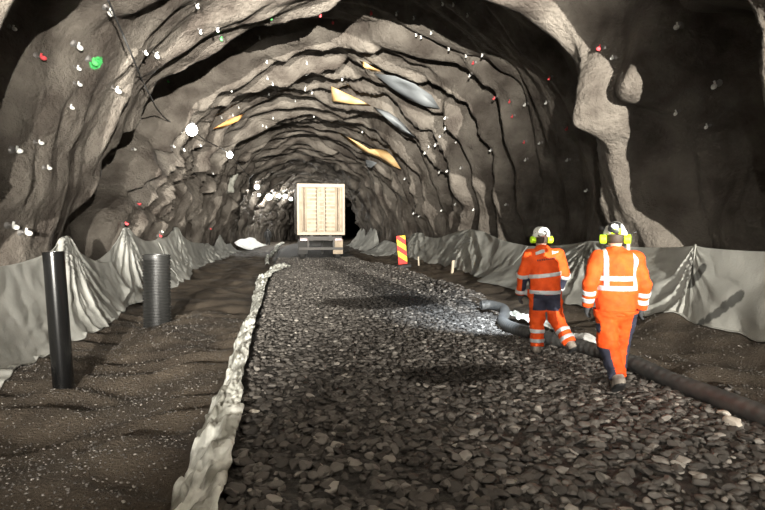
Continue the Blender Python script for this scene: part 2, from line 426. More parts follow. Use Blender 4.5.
# ------------------------------------------------------------------ sheets of cloth on the walls
def catmull(P, t):
    P = np.asarray(P, float); n = len(P) - 1
    u = np.clip(t, 0, 1) * n; i = np.minimum(u.astype(int), n - 1); f = (u - i)[:, None]
    g = lambda k: P[np.clip(k, 0, n)]
    p0, p1, p2, p3 = g(i - 1), g(i), g(i + 1), g(i + 2)
    return .5 * (2 * p1 + (p2 - p0) * f + (2 * p0 - 5 * p1 + 4 * p2 - p3) * f * f + (3 * p1 - p0 - 3 * p2 + p3) * f ** 3)
def lerp_path(P, t):
    P = np.asarray(P, float); n = len(P) - 1; k = np.linspace(0, 1, n + 1)
    return np.stack([np.interp(t, k, P[:, j]) for j in range(3)], 1)

def drape(name, label, top, bot, peaks, inward, material, seed, NT=160, NW=54, amp=.07, nf=11, crumple=.05, cat='cloth sheet', group=None, belly=.1, reach=1.6):
    """a hung sheet: top and bottom are lists of (x, y, z); peaks are positions 0..1 along the top where it is tied up"""
    t = np.linspace(0, 1, NT); w = np.linspace(0, 1, NW)
    A = catmull(top, t); B = catmull(bot, t)
    Lt = np.linalg.norm(np.diff(A, axis=0), axis=1).sum()
    Tt, W = np.meshgrid(t, w, indexing='ij')
    # the sheet sags inward under its own weight and rests on the ground at the hem
    ww = W[..., None]
    P = A[:, None] * (1 - ww) + B[:, None] * ww
    H = np.linalg.norm(A - B, axis=1)[:, None]
    d = belly * np.sin(np.pi * W) * .0
    P[..., 2] -= belly * np.sin(np.pi * np.clip(W, 0, 1)) * H
    for pk in peaks:
        dx = (Tt - pk) * Lt; dz = W * H + .04
        r = np.hypot(dx, dz); phi = np.arctan2(dx, dz)
        sn = np.sin(phi * nf + 2.2 * noise3(phi * 1.5, r * .7, seed + pk * 9) + seed)
        s2 = np.sin(phi * nf * 2.35 + 3 * noise3(phi * 2.5, r * .9, seed + 5 + pk * 9))
        sn = (1 - 2 * np.abs(sn) ** .8) * (.75 + .5 * noise3(phi * 3, 0 * r, seed + 8)) + .16 * (1 - 2 * np.abs(s2))
        d = d + amp * sn * sst(0, .55, r) * np.exp(-(dx / reach) ** 2) * (1 - .35 * W)
    d = d + crumple * (W * .8 + .2) * (np.abs(noise3(Tt * Lt * 1.6, W * H * 2.2, seed + .5)) * 2 - .5)
    d = d + crumple * .5 * W * noise3(Tt * Lt * 4.5, W * H * 5, seed + 1.5)
    # hem wanders
    P[..., 0] += inward * d * (1 - .3 * W); P[..., 2] += np.abs(d) * .35 * sst(.5, 1, W)
    hem = .22 * noise3(Tt * Lt * .9, 0 * W, seed + 4) * sst(.55, 1, W)
    P[..., 0] += inward * hem
    gz = ground(P[..., 0], P[..., 1]) + .02
    P[..., 2] = np.maximum(P[..., 2], gz)
    me = mesh_np(name, P.reshape(-1, 3), grid_faces(NT, NW, flip=inward < 0))
    o = new_obj(name, me, material)
    s = o.modifiers.new('thickness', 'SOLIDIFY'); s.thickness = .012; s.offset = 0
    return tag(o, label, cat, group)

LG = 'cloth sheets hung along the left wall'; RG = 'cloth sheets hung along the right wall'
drape('geotextile_sheet', 'pale grey cloth sheet behind the smooth black pipe, tied up at orange tag', 
      [(-4.2, 5.2, 1.2), (-4.3, 7.4, 1.2), (-4.35, 9.3, 1.12), (-4.38, 10.6, 1.16), (-4.42, 11.8, 1.33), (-4.45, 12.55, 1.56), (-4.4, 13.2, 1.2), (-4.35, 14.2, .92), (-4.35, 15.1, .88)],
      [(-3.2, 5.2, -.2), (-3.3, 7.0, -.2), (-3.5, 8.4, -.2), (-3.55, 9.6, -.2), (-3.5, 10.6, -.2), (-3.45, 11.5, -.2), (-3.5, 12.6, -.2), (-3.7, 13.8, -.1), (-3.9, 15, .2)],
      [.625], +1, M['cloth'], 3, NT=230, amp=.085, nf=7, group=LG, reach=2.2)
drape('geotextile_sheet', 'pale grey cloth sheet peaking behind the corrugated pipe against left wall',
      [(-4.5, 13.4, .95), (-4.5, 14.8, .98), (-4.52, 16.2, 1.35), (-4.55, 17.2, 1.75), (-4.55, 18.1, 1.52), (-4.55, 19.4, 1.32), (-4.55, 20.6, 1.3), (-4.55, 21.8, 1.38)],
      [(-3.75, 13.2, -.2), (-3.75, 14.2, -.2), (-3.8, 15.2, -.2), (-3.7, 16.4, -.2), (-3.6, 17.4, -.2), (-3.55, 18.4, -.2), (-3.6, 19.8, -.2), (-3.7, 21.4, -.2)],
      [.43], +1, M['cloth'], 8, NT=180, amp=.1, nf=7, group=LG)
drape('geotextile_sheet', 'pale grey cloth sheet with small peak just beyond the corrugated pipe',
      [(-4.55, 21.2, 1.35), (-4.55, 22.8, 1.4), (-4.6, 24.2, 1.6), (-4.6, 25.4, 1.78), (-4.6, 26.6, 1.4), (-4.6, 28.5, 1.1), (-4.6, 31, .95), (-4.6, 33, .9)],
      [(-3.6, 20.6, -.2), (-3.6, 22, -.2), (-3.75, 23.4, -.2), (-3.9, 25, -.2), (-4, 26.4, -.2), (-4.05, 28.3, -.2), (-4.1, 30.6, -.2), (-4.1, 33, -.2)],
      [.43], +1, M['cloth'], 12, NT=160, amp=.1, nf=7, crumple=.1, group=LG)
drape('geotextile_sheet', 'crumpled pale cloth along the foot of the left wall beyond the last peak',
      [(-4.6, 32, .75), (-4.6, 35, .85), (-4.6, 38, .6), (-4.6, 41.5, 1.3), (-4.6, 43, .6), (-4.5, 48, .5)],
      [(-4, 32, -.2), (-3.8, 35, -.2), (-3.8, 38, -.2), (-3.8, 42, -.2), (-3.8, 45, -.2), (-3.7, 48, -.2)],
      [.2, .6], +1, M['cloth'], 15, NT=130, NW=26, amp=.12, nf=8, crumple=.2, group=LG)
drape('plastic_sheet', 'bright white plastic heaped at the far end of the left wall under the lamps',
      [(-4.4, 50, .5), (-4.2, 54, .75), (-4.0, 58, .7), (-3.8, 62, .8), (-3.5, 66, .6)],
      [(-2.9, 50, -.15), (-2.8, 54, -.15), (-2.6, 58, -.15), (-2.3, 62, -.15), (-2.1, 66, -.15)],
      [.5], +1, M['white_plastic'], 17, NT=80, NW=24, amp=.1, nf=8, crumple=.25, cat='plastic sheet')
# right wall
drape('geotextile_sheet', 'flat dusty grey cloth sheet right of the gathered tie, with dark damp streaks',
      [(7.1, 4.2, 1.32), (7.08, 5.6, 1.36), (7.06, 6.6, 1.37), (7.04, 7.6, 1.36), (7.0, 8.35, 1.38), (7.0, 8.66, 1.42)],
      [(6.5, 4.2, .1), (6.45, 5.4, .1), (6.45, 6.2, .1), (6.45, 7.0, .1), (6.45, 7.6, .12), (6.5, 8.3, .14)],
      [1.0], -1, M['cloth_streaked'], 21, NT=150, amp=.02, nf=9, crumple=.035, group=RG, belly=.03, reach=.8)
drape('geotextile_sheet', 'folded grey cloth sheet hanging behind the two workers on right wall',
      [(6.98, 8.6, 1.44), (7.02, 9.1, 1.37), (7.05, 10.2, 1.33), (7.05, 11.3, 1.36), (7.05, 12.1, 1.42), (7.05, 13.3, 1.3), (7.05, 14.8, 1.22), (7.0, 16.2, 1.18)],
      [(6.5, 8.3, .14), (6.4, 8.75, .14), (6.2, 9.6, .12), (6.0, 10.6, .1), (5.8, 11.8, .1), (5.8, 13.2, .1), (5.85, 15, .1), (5.9, 16.6, .1)],
      [0.0, .57], -1, M['cloth_dark'], 25, NT=230, NW=60, amp=.12, nf=8, crumple=.06, group=RG, belly=.08, reach=2.0)
drape('geotextile_sheet', 'grey cloth sheet with fan of folds between warning board and farther worker',
      [(7.0, 15.4, 1.2), (7.0, 17, 1.3), (7.02, 18.8, 1.5), (7.05, 20.7, 1.68), (7.05, 23, 1.55), (7.05, 25.2, 1.3), (7.05, 27.5, 1.3), (7.05, 29.2, 1.5), (7.05, 30.6, 1.42), (7.0, 33, .9), (7, 34.5, .5)],
      [(6.1, 15.6, .1), (6.2, 17, .1), (6.3, 18.6, .12), (6.4, 20.4, .14), (6.5, 22.6, .14), (6.5, 25, .12), (6.5, 27.2, .1), (6.4, 29, .1), (6.4, 30.6, .1), (6.4, 32.6, .1), (6.5, 34.4, .1)],
      [.3, .72], -1, M['cloth_dark'], 29, NT=260, amp=.17, nf=8, crumple=.07, group=RG, belly=.02, reach=3.)
drape('geotextile_sheet', 'pale cloth crumpled low on the ground behind the warning board',
      [(7, 33.5, .55), (7, 36, .8), (6.8, 38.5, .9), (6.8, 41, .5)],
      [(5.6, 33.5, 0), (5.4, 36, 0), (5.3, 38.5, 0), (5.4, 41, 0)], [.4], -1, M['cloth'], 33, NT=90, NW=30, amp=.1, crumple=.2, group=RG)
drape('geotextile_sheet', 'pale cloth rising in peaks on right wall beside the trailer',
      [(7.0, 42, .6), (7.0, 44, 1.7), (7.0, 45.5, 1.5), (7.1, 47, 1.75), (7.1, 48.6, .8), (7.1, 50, .8), (7.2, 52, 1.75), (7.3, 53.2, .9), (7.3, 54.5, 1.8), (7.4, 57, .6)],
      [(5.6, 42, 0), (5.7, 44, 0), (5.8, 45.5, 0), (5.8, 47, 0), (5.8, 48.5, 0), (6, 50, 0), (6, 52, 0), (6, 53, 0), (6, 55, 0), (6, 57, 0)],
      [.12, .34, .66, .88], -1, M['cloth'], 36, NT=160, NW=30, amp=.14, nf=8, crumple=.12, group=RG)

# ------------------------------------------------------------------ cloth strip between road and ditch
def strip(name, label, pts, widths, seed, lift=.1, NT=None, flat=0., material=None):
    NT = NT or int(len(pts) * 60); NW = 26
    t = np.linspace(0, 1, NT); w = np.linspace(-1, 1, NW)
    C_ = catmull(pts, t); Wd = np.interp(t, np.linspace(0, 1, len(widths)), widths)
    Tn = np.gradient(C_, axis=0); Tn /= np.linalg.norm(Tn, axis=1)[:, None]
    S = np.stack([Tn[:, 1], -Tn[:, 0], 0 * Tn[:, 0]], 1)
    Lr = np.r_[0, np.cumsum(np.linalg.norm(np.diff(C_, axis=0), axis=1))]
    TT, W = np.meshgrid(Lr, w, indexing='ij')
    rag = 1 + .3 * noise3(TT * 1.7, W * .5, seed) + .14 * noise3(TT * 5., np.sign(W), seed + 2)
    P = C_[:, None] + S[:, None] * (W * Wd[:, None] * rag)[..., None]
    k = (np.abs(noise3(TT * 2.6, W * 1.5, seed + 3)) * .16 + np.abs(noise3(TT * 6., W * 3.2 + TT, seed + 5)) * .085 + .02 * noise3(TT * 16, W * 7, seed + 7))
    k *= np.clip(Wd[:, None] / .2, .4, 1.3)
    gz = ground(P[..., 0], P[..., 1])
    hump = lift * np.sqrt(np.clip(1 - (.85 * W - .1) ** 2, 0, 1))
    P[..., 2] = gz + .015 + hump + k * (1 - .35 * np.abs(W))
    me = mesh_np(name, P.reshape(-1, 3), grid_faces(NT, NW, flip=True))
    o = new_obj(name, me, material or M['strip'])
    s = o.modifiers.new('thickness', 'SOLIDIFY'); s.thickness = .01; s.offset = 0
    return tag(o, label, 'scrap' if 'scrap' in name else 'cloth strip')
strip('geotextile_strip', 'long crumpled whitish cloth strip edging the gravel road beside the ditch',
      [(-.55, 2.6, 0), (-.62, 3.4, 0), (-.6, 4.5, 0), (-.6, 5.6, 0), (-.62, 6.7, 0), (-.66, 8, 0), (-.7, 9.6, 0), (-.7, 11.6, 0), (-.7, 13.7, 0), (-.76, 16, 0), (-.82, 19, 0)],
      [.24, .22, .2, .17, .12, .15, .14, .12, .13, .15, .16], 4)
strip('geotextile_strip', 'whitish cloth flap lying spread across the left edge of the road',
      [(-.82, 18.8, 0), (-.74, 20.6, 0), (-.45, 22.5, 0), (.0, 24.4, 0)], [.15, .3, .34, .2], 9, lift=.14)
strip('geotextile_strip', 'thin torn whitish cloth strip far along the road near the trailer',
      [(-.95, 30, 0), (-1.15, 36, 0), (-1.0, 42, 0), (-.8, 50, 0), (-.9, 58, 0), (-.7, 66, 0), (-.3, 76, 0)], [.1, .1, .1, .22, .14, .3, .2], 14, lift=.14)

big_stone(3.78, 4.14, .105, M['pale_stone'], 'large pale rounded rock beside the hose at the lower right', 5, .35)
big_stone(3.92, 4.42, .085, M['pale_stone'], 'flat pale rock just behind the large pale rock by the hose', 8, .25)
big_stone(-.3, 5.2, .07, M['pale_stone'], 'pinkish pale rock on the gravel beside the cloth strip', 11, .3)
big_stone(3.98, 7.72, .09, M['pale_stone'], 'pale rock on the hose beside the farther worker', 14, .9)
strip('plastic_scrap', 'crumpled white plastic scrap lying behind the curled hose end', [(4.15, 10.0, 0), (4.22, 9.4, 0), (4.28, 8.8, 0), (4.3, 8.2, 0)], [.1, .17, .15, .06], 23, lift=.1)
strip('plastic_scrap', 'small white wrapper lying on the hose between the two workers', [(4.2, 7.6, 0), (4.26, 7.3, 0), (4.36, 7.0, 0)], [.05, .09, .04], 27, lift=.16, material=M['white_plastic'])

# ------------------------------------------------------------------ pipes and hose
def tube_pipe(name, label, x, y, z0, h, rad, tilt, material, corr=0):
    root = empty(name, (x, y, z0)); root.rotation_euler = tilt
    tag(root, label, 'pipe')
    m = MB(); wall = .012
    if corr:
        prof = []; n = int(h / corr)
        for k in range(n):
            z = k * corr
            prof += [(rad * .93, z), (rad * .93, z + corr * .35), (rad, z + corr * .5), (rad, z + corr * .9)]
        prof += [(rad * .93, n * corr)]
    else:
        prof = [(rad, 0), (rad, h * .25), (rad, h * .5), (rad, h * .75), (rad, h - .004), (rad - .004, h)]
    zt = prof[-1][1]
    prof += [(rad * .93 - wall, zt), (rad * .93 - wall, zt - .9), ]
    m.lathe(prof, n=40)
    o = m.build('pipe_wall', material, root, smooth=True)
    e = o.modifiers.new('edge', 'EDGE_SPLIT'); e.split_angle = R(40)
    return root
tube_pipe('drain_pipe', 'smooth glossy black plastic pipe standing upright in the left ditch', -2.66, 7.3, -.55, 1.98, .118, (R(0), R(-2.6), 0), M['black_pipe'])
tube_pipe('corrugated_pipe', 'upright corrugated dark grey pipe with open top in left ditch', -2.58, 11.9, -.55, 1.76, .27, (0, R(.5), 0), M['grey_pipe'], corr=.062)

HP = [(4.3, 1.6, .1), (4.12, 2.8, .1), (4.06, 3.9, .1), (4.08, 5, .1), (4.08, 6, .1), (3.98, 7, .1), (3.72, 7.9, .1), (3.62, 8.6, .1), (3.72, 9.2, .1), (3.98, 9.75, .13), (4.15, 10.25, .17), (4.05, 10.6, .19), (3.84, 10.62, .18)]
hp = catmull(HP, np.linspace(0, 1, 420)); hp[:, 2] += ground(hp[:, 0], hp[:, 1]) - .0
hp[:, 2] = np.convolve(np.pad(hp[:, 2], 12, 'edge'), np.ones(25) / 25, 'valid')
m = MB(); m.tube([tuple(p) for p in hp], [.086 if k % 4 < 2 else .081 for k in range(420)], 20, caps=False)
hr = empty('ribbed_hose', tuple(hp[0])); hose = m.build('hose_wall', M['hose'], None, smooth=True)
hose.parent = hr; hose.matrix_parent_inverse = Matrix.Translation(-Vector(hp[0]))
m = MB(); m.tube([tuple(hp[-1]), tuple(hp[-3]), tuple(hp[-10])], [.075, .075, .075], 16)
lin = m.build('hose_mouth', M['black'], None, smooth=True); lin.parent = hr; lin.matrix_parent_inverse = Matrix.Translation(-Vector(hp[0]))
so = hose.modifiers.new('thickness', 'SOLIDIFY'); so.thickness = .01
tag(hr, 'long grey ribbed hose along the right road edge, end curled on gravel', 'hose')

# ------------------------------------------------------------------ warning board, stakes
root = empty('warning_board', (4.58, 21.6, G(4.58, 21.6))); root.rotation_euler = (0, R(-5), R(6))
tag(root, 'leaning red and yellow striped warning board at right road edge', 'warning board')
m = MB(); m.box((0, 0, .07), (.55, .4, .12)); m.build('foot', M['sole'], root, bevel=.02)
m = MB()
W_, H_ = .36, 1.12
b0 = .15
def clip_band(lo, hi):
    """diagonal band of the board between two offsets; returns polygon in (x, z)"""
    poly = [(-W_ / 2, 0), (W_ / 2, 0), (W_ / 2, H_), (-W_ / 2, H_)]
    def cut(poly, s, lim):
        out = []
        for i in range(len(poly)):
            p, q = poly[i], poly[(i + 1) % len(poly)]
            fp = s * (p[1] + p[0] * .75 - lim); fq = s * (q[1] + q[0] * .75 - lim)
            if fp >= 0: out.append(p)
            if (fp >= 0) != (fq >= 0):
                k = fp / (fp - fq); out.append((p[0] + k * (q[0] - p[0]), p[1] + k * (q[1] - p[1])))
        return out
    return cut(cut(poly, 1, lo), -1, hi)
edges = [-.3, .2, .42, .64, .86, 1.08, 1.4]
bd = MB(); bd.box((0, .02, b0 + H_ / 2), (W_, .03, H_))
board = bd.build('panel', M['sign_red'], root, bevel=.006)
bs = MB()
for k in range(1, len(edges) - 1, 2):
    poly = clip_band(edges[k], edges[k + 1])
    if len(poly) > 2:
        n = len(poly)
        bs.add([(x, .004, z + b0) for x, z in poly] + [(x, -.001, z + b0) for x, z in poly],
               [tuple(range(n)), tuple(range(n, 2 * n))[::-1]] + [(i, (i + 1) % n, n + (i + 1) % n, n + i) for i in range(n)])
bs.build('yellow_stripes', M['sign_yellow'], board)
def stake(x, y, h, label, tilt=(0, 0, 0), w=.06):
    m = MB(); m.box((0, 0, h / 2 - .1), (w, w * .6, h)); o = m.build('wooden_stake', M['wood'], None, bevel=.005)
    o.location = (x, y, G(x, y)); o.rotation_euler = tilt; return tag(o, label, 'stake')
stake(6.0, 19.7, .55, 'short pale wooden stake below the fan of folds in ditch', (R(4), R(3), .3), .09)
stake(5.9, 24.5, .5, 'thin wooden stake in the ditch behind the warning board', (0, R(-4), .3), .06)
stake(6.62, 10.0, 1.55, 'pale stake standing against cloth behind the nearer worker', (R(-4), R(4), .2), .07)

# ------------------------------------------------------------------ trailer
tr = empty('box_trailer', (1.93, 30.9, 0)); tag(tr, 'dusty pale box trailer parked on the road, rear doors facing us', 'trailer')
BW, BH, BL, BZ = 2.6, 2.78, 9., 1.38
m = MB(); m.box((0, BL / 2 + .1, BZ + BH / 2), (BW, BL, BH)); m.build('body', M['trailer'], tr, bevel=.03)
m = MB()
for s in (-1, 1): m.box((s * (BW / 2 - .07), .0, BZ + BH / 2), (.14, .22, BH))
m.box((0, 0, BZ + BH - .09), (BW, .24, .2)); m.box((0, 0, BZ + .07), (BW, .24, .16))
m.build('rear_frame', M['trailer_frame'], tr, bevel=.02)
for s in (-1, 1):
    m = MB(); m.box((s * .58, .06, BZ + BH / 2), (1.14, .08, BH - .34)); d = m.build('door', M['trailer'], tr, bevel=.01)
    m = MB()
    for k in range(11): m.box((s * .5, .005, BZ + .32 + k * .215), (.5, .06, .07))
    m.build('door_rib', M['trailer_frame'], d)
    m = MB()
    for xx in (.2, .82, 1.02): m.tube([(s * xx, -.03, BZ + .15), (s * xx, -.03, BZ + BH - .2)], .028, 8)
    m.build('lock_bar', M['trailer_frame'], d, smooth=True)
    m = MB(); m.box((s * .92, .015, BZ + BH / 2), (.07, .03, BH - .4)); m.box((s * .26, .012, BZ + BH / 2), (.05, .03, BH - .4)); m.build('door_seal', M['trailer_dark'], d)
m = MB()
for k in range(9): m.box((0, -.02, BZ + .3 + k * .25), (.34, .06, .06))
for s in (-1, 1): m.box((s * .17, -.02, BZ + 1.3), (.05, .06, 2.3))
m.build('ladder', M['trailer_frame'], tr)
m = MB()
for s in (-1, 1): m.box((s * .5, BL / 2, 1.2), (.16, BL, .3))
m.box((0, .15, 1.18), (2.3, .14, .22)); m.build('chassis', M['chassis'], tr)
m = MB(); m.box((0, .1, .62), (2.4, .1, .14)); 
for s in (-1, 1): m.box((s * .7, .14, .9), (.1, .08, .5))
m.build('bumper', M['chassis'], tr)
for s in (-1, 1):
    for yy in (1.3, 2.7):
        m = MB(); m.lathe([(.2, -.15), (.46, -.15), (.5, -.1), (.5, .1), (.46, .15), (.2, .15)], (s * 1.0, yy, .5), 28, Matrix.Rotation(R(90), 3, 'Y')); m.build('wheel', M['tyre'], tr, smooth=False)
    m = MB(); m.box((s * .98, .62, .72), (.55, .02, .85)); m.build('mudflap', M['trailer'] if s > 0 else M['tyre'], tr)
    m = MB(); m.box((s * .95, .04, 1.12), (.4, .08, .14)); m.build('tail_light', M['red_lens'], tr, bevel=.01)
    m = MB(); m.box((s * .6, 8.4, .68), (.12, .12, 1.5)); m.build('landing_leg', M['chassis'], tr)

# ------------------------------------------------------------------ signed-distance figures
def axisgrid(lo, hi, h):
    return [np.arange(lo[k], hi[k] + h, h) for k in range(3)]
def surface_nets(fn, lo, hi, h):
    ax = axisgrid(lo, hi, h); X, Y, Z = np.meshgrid(*ax, indexing='ij')
    D = fn(X, Y, Z); s = D < 0
    nx, ny, nz = D.shape
    acc = np.zeros((nx - 1, ny - 1, nz - 1, 3)); cnt = np.zeros((nx - 1, ny - 1, nz - 1))
    cs = [(a, b, c) for a in (0, 1) for b in (0, 1) for c in (0, 1)]
    cv = lambda A, c: A[c[0]:nx - 1 + c[0], c[1]:ny - 1 + c[1], c[2]:nz - 1 + c[2]]
    for i in range(8):
        for j in range(i + 1, 8):
            a, b = cs[i], cs[j]
            if sum(abs(a[k] - b[k]) for k in range(3)) != 1: continue
            d0, d1 = cv(D, a), cv(D, b); cr = (d0 < 0) != (d1 < 0)
            t = np.where(cr, d0 / np.where(cr, d0 - d1, 1), 0)
            for k in range(3): acc[..., k] += np.where(cr, a[k] + t * (b[k] - a[k]), 0)
            cnt += cr
    act = cnt > 0; idx = -np.ones(act.shape, np.int64); idx[act] = np.arange(act.sum())
    I = np.argwhere(act); V = (I + acc[act] / cnt[act][:, None]) * h + np.array([ax[0][0], ax[1][0], ax[2][0]])
    F_ = []
    for k in range(3):
        sl0 = [slice(None)] * 3; sl1 = [slice(None)] * 3; sl0[k] = slice(0, -1); sl1[k] = slice(1, None)
        ch = s[tuple(sl0)] != s[tuple(sl1)]; E_ = np.argwhere(ch)
        o1, o2 = [(1, 2), (2, 0), (0, 1)][k]
        ok = (E_[:, o1] > 0) & (E_[:, o2] > 0) & (E_[:, o1] < D.shape[o1] - 1) & (E_[:, o2] < D.shape[o2] - 1)
        E_ = E_[ok]; ins = s[E_[:, 0], E_[:, 1], E_[:, 2]]
        def at_(d1, d2):
            q = E_.copy(); q[:, o1] += d1; q[:, o2] += d2; return idx[q[:, 0], q[:, 1], q[:, 2]]
        q = np.stack([at_(-1, -1), at_(0, -1), at_(0, 0), at_(-1, 0)], 1)
        F_.append(np.where(ins[:, None], q, q[:, ::-1]))
    return V, np.vstack(F_)
def cone(P, a, b, r1, r2, sy=1.):
    X, Y, Z = P; a = np.array(a, float); b = np.array(b, float); d = b - a
    t = np.clip(((X - a[0]) * d[0] + (Y - a[1]) * d[1] + (Z - a[2]) * d[2]) / (d @ d), 0, 1)
    q = np.sqrt((X - a[0] - t * d[0]) ** 2 + ((Y - a[1] - t * d[1]) * sy) ** 2 + (Z - a[2] - t * d[2]) ** 2)
    return (q - (r1 + t * (r2 - r1))) / max(sy, 1) ** .5
def ell(P, c, r):
    X, Y, Z = P; q = np.sqrt(((X - c[0]) / r[0]) ** 2 + ((Y - c[1]) / r[1]) ** 2 + ((Z - c[2]) / r[2]) ** 2)
    return (q - 1) * min(r)
def sm(*ds, k=.03):
    o = ds[0]
    for d in ds[1:]:
        h = np.clip(.5 + .5 * (d - o) / k, 0, 1); o = d + (o - d) * h - k * h * (1 - h)
    return o
def plane(P, p, n):
    n = np.array(n, float); n /= np.linalg.norm(n)
    return (P[0] - p[0]) * n[0] + (P[1] - p[1]) * n[1] + (P[2] - p[2]) * n[2]
def vec(*a): return np.array(a, float)

def hand_sdf(P, wrist, fwd, side, grow=0., curl=.5):
    """palm, four unequal bent fingers and a thumb off the side of the palm"""
    w = vec(*wrist); f = vec(*fwd); f /= np.linalg.norm(f); s = vec(*side); s -= f * (s @ f); s /= np.linalg.norm(s); n = np.cross(f, s)
    d = sm(cone(P, w, w + f * .05, .028 + grow, .03 + grow), cone(P, w + f * .03 + s * .02, w + f * .085 + s * .026, .02 + grow, .015 + grow),
           cone(P, w + f * .03 - s * .018, w + f * .08 - s * .026, .02 + grow, .015 + grow), k=.02)
    for off, ln in ((.031, .068), (.011, .08), (-.01, .074), (-.03, .058)):
        p0 = w + f * .075 + s * off; dr = f.copy()
        for j, fr in enumerate((.45, .32, .23)):
            ang = curl * (j + .6) * .8
            dr = f * math.cos(ang) + n * math.sin(ang); p1 = p0 + dr * ln * fr
            d = sm(d, cone(P, p0, p1, .0092 + grow - .0006 * j, .0088 + grow - .0008 * j), k=.006); p0 = p1
    t0 = w + f * .022 + s * .026; t1 = t0 + (f * .55 + s * .65 + n * .35) * .042; t2 = t1 + (f * .85 + s * .1 + n * .5) * .03
    return sm(d, cone(P, t0, t1, .014 + grow, .011 + grow), cone(P, t1, t2, .011 + grow, .0095 + grow), k=.01)

def build_worker(name, label, loc, rz, J, far=False):
    root = empty(name, loc, rz); tag(root, label, 'person', None)
    LS, RS, LE, RE, LW, RW = (vec(*J[k]) for k in ('LS', 'RS', 'LE', 'RE', 'LW', 'RW'))
    LH, RH, LK, RK, LA, RA = (vec(*J[k]) for k in ('LH', 'RH', 'LK', 'RK', 'LA', 'RA'))
    LT, RT = vec(*J['LT']), vec(*J['RT'])                 # toes
    PV, CH, NK, HD = (vec(*J[k]) for k in ('PV', 'CH', 'NK', 'HD'))
    look = vec(*J['look'])
    lo, hi = (-.62, -.62, -.03), (.62, .62, 1.85)
    lf = lambda e, w_: (w_ - e) / np.linalg.norm(w_ - e)
    sideL, sideR = vec(.25, .97, 0), vec(-.25, .97, 0)    # thumb points forward
    hd_x = vec(look[1], -look[0], 0)
    def hands(P, g):
        return np.minimum(hand_sdf(P, LW, lf(LE, LW), sideL, g), hand_sdf(P, RW, lf(RE, RW), sideR, g))
    def body(X, Y, Z):
        P = (X, Y, Z)
        d = sm(cone(P, PV, CH, .115, .125, 1.35), cone(P, CH, NK - (0, 0, .03), .12, .06, 1.2), k=.08)
        d = sm(d, cone(P, NK - (0, 0, .05), HD - (0, 0, .06), .058, .052), k=.03)
        d = sm(d, ell(P, HD, (.077, .098, .118)), cone(P, HD + look * .045 - (0, 0, .075), HD + look * .075 - (0, 0, .085), .045, .03), k=.03)
        d = sm(d, cone(P, HD + look * .095 + (0, 0, .005), HD + look * .113 - (0, 0, .03), .009, .015), k=.012)          # nose
        for s in (-1, 1):
            d = np.maximum(d, -(ell(P, HD + look * .102 + hd_x * s * .033 + (0, 0, .012), (.017, .017, .011))))            # eye sockets
            d = sm(d, ell(P, HD + look * .088 + hd_x * s * .033 + (0, 0, .012), (.013, .013, .012)), k=.004)
            d = sm(d, ell(P, HD + hd_x * s * .08 - look * .005 - (0, 0, .01), (.014, .022, .033)), k=.008)                 # ears
        d = np.maximum(d, -(cone(P, HD + look * .115 - hd_x * .022 - (0, 0, .062), HD + look * .115 + hd_x * .022 - (0, 0, .062), .005, .005)))
        for S_, E_, W_ in ((LS, LE, LW), (RS, RE, RW)):
            d = sm(d, cone(P, S_, E_, .052, .042), cone(P, E_, W_, .042, .027), k=.03)
        for H_, K_, A_, T_ in ((LH, LK, LA, LT), (RH, RK, RA, RT)):
            d = sm(d, cone(P, H_, K_, .085, .056), cone(P, K_, A_, .056, .036), k=.03)
            d = sm(d, cone(P, A_ - (0, 0, .02), T_ * .8 + A_ * .2, .035, .026), k=.02)
        return sm(d, hands(P, 0.), k=.008)
    V, F_ = surface_nets(body, lo, hi, .011)
    new_obj('body', mesh_np('body', V, F_), M['skin'], root)
    # hair at the nape, under the helmet
    V, F_ = surface_nets(lambda X, Y, Z: np.maximum(ell((X, Y, Z), HD - look * .008 + (0, 0, .012), (.084, .104, .118)),
                         np.maximum(plane((X, Y, Z), HD + look * .03, look), plane((X, Y, Z), HD - (0, 0, .055), (0, 0, -1)))), HD - .2, HD + .2, .008)
    new_obj('hair', mesh_np('hair', V, F_), M['hair'], root)
    wr = lambda X, Y, Z, s=0.: .011 * noise3(X * 7 + s, Y * 7, Z * 11 + s) + .006 * noise3(X * 17, Y * 17, Z * 22 + s)
    hem = J['hem']
    def torso(P):
        up = (NK - PV) / np.linalg.norm(NK - PV)
        t = sm(cone(P, PV - up * .02, PV + up * .16, .205, .195, 1.4), cone(P, PV + up * .16, CH, .195, .2, 1.4), k=.05)
        t = sm(t, cone(P, LS + (.03, 0, -.03), RS + (-.03, 0, -.03), .095, .095), cone(P, CH, NK - (0, 0, .02), .15, .085, 1.2), k=.07)
        return t
    def arm(P, S_, E_, W_, end=.03):
        f_ = lf(E_, W_)
        a = sm(cone(P, S_, E_, .088, .07), cone(P, E_, W_ + f_ * .05, .07, .056), k=.03)
        return np.maximum(a, plane(P, W_ - f_ * end * 0 + f_ * .005, f_))
    hd = J.get('hemdir', (0, 0, -1))
    def jacket(X, Y, Z):
        P = (X, Y, Z)
        t = np.maximum(torso(P), plane(P, (0, 0, hem), hd))
        d = sm(t, arm(P, LS, LE, LW), arm(P, RS, RE, RW), k=.035)
        d = sm(d, cone(P, NK - (0, 0, .06), NK + (NK - CH) * .12, .088, .08), k=.03)
        d = np.maximum(d, plane(P, NK + (0, 0, .035) - look * .0, (look[0] * .35, look[1] * .35, 1)))
        return d + wr(X, Y, Z)
    V, F_ = surface_nets(jacket, lo, hi, .011)
    jm = mesh_np('jacket', V, F_); jk = new_obj('jacket', jm, [M['orange'], M['navy']], root)
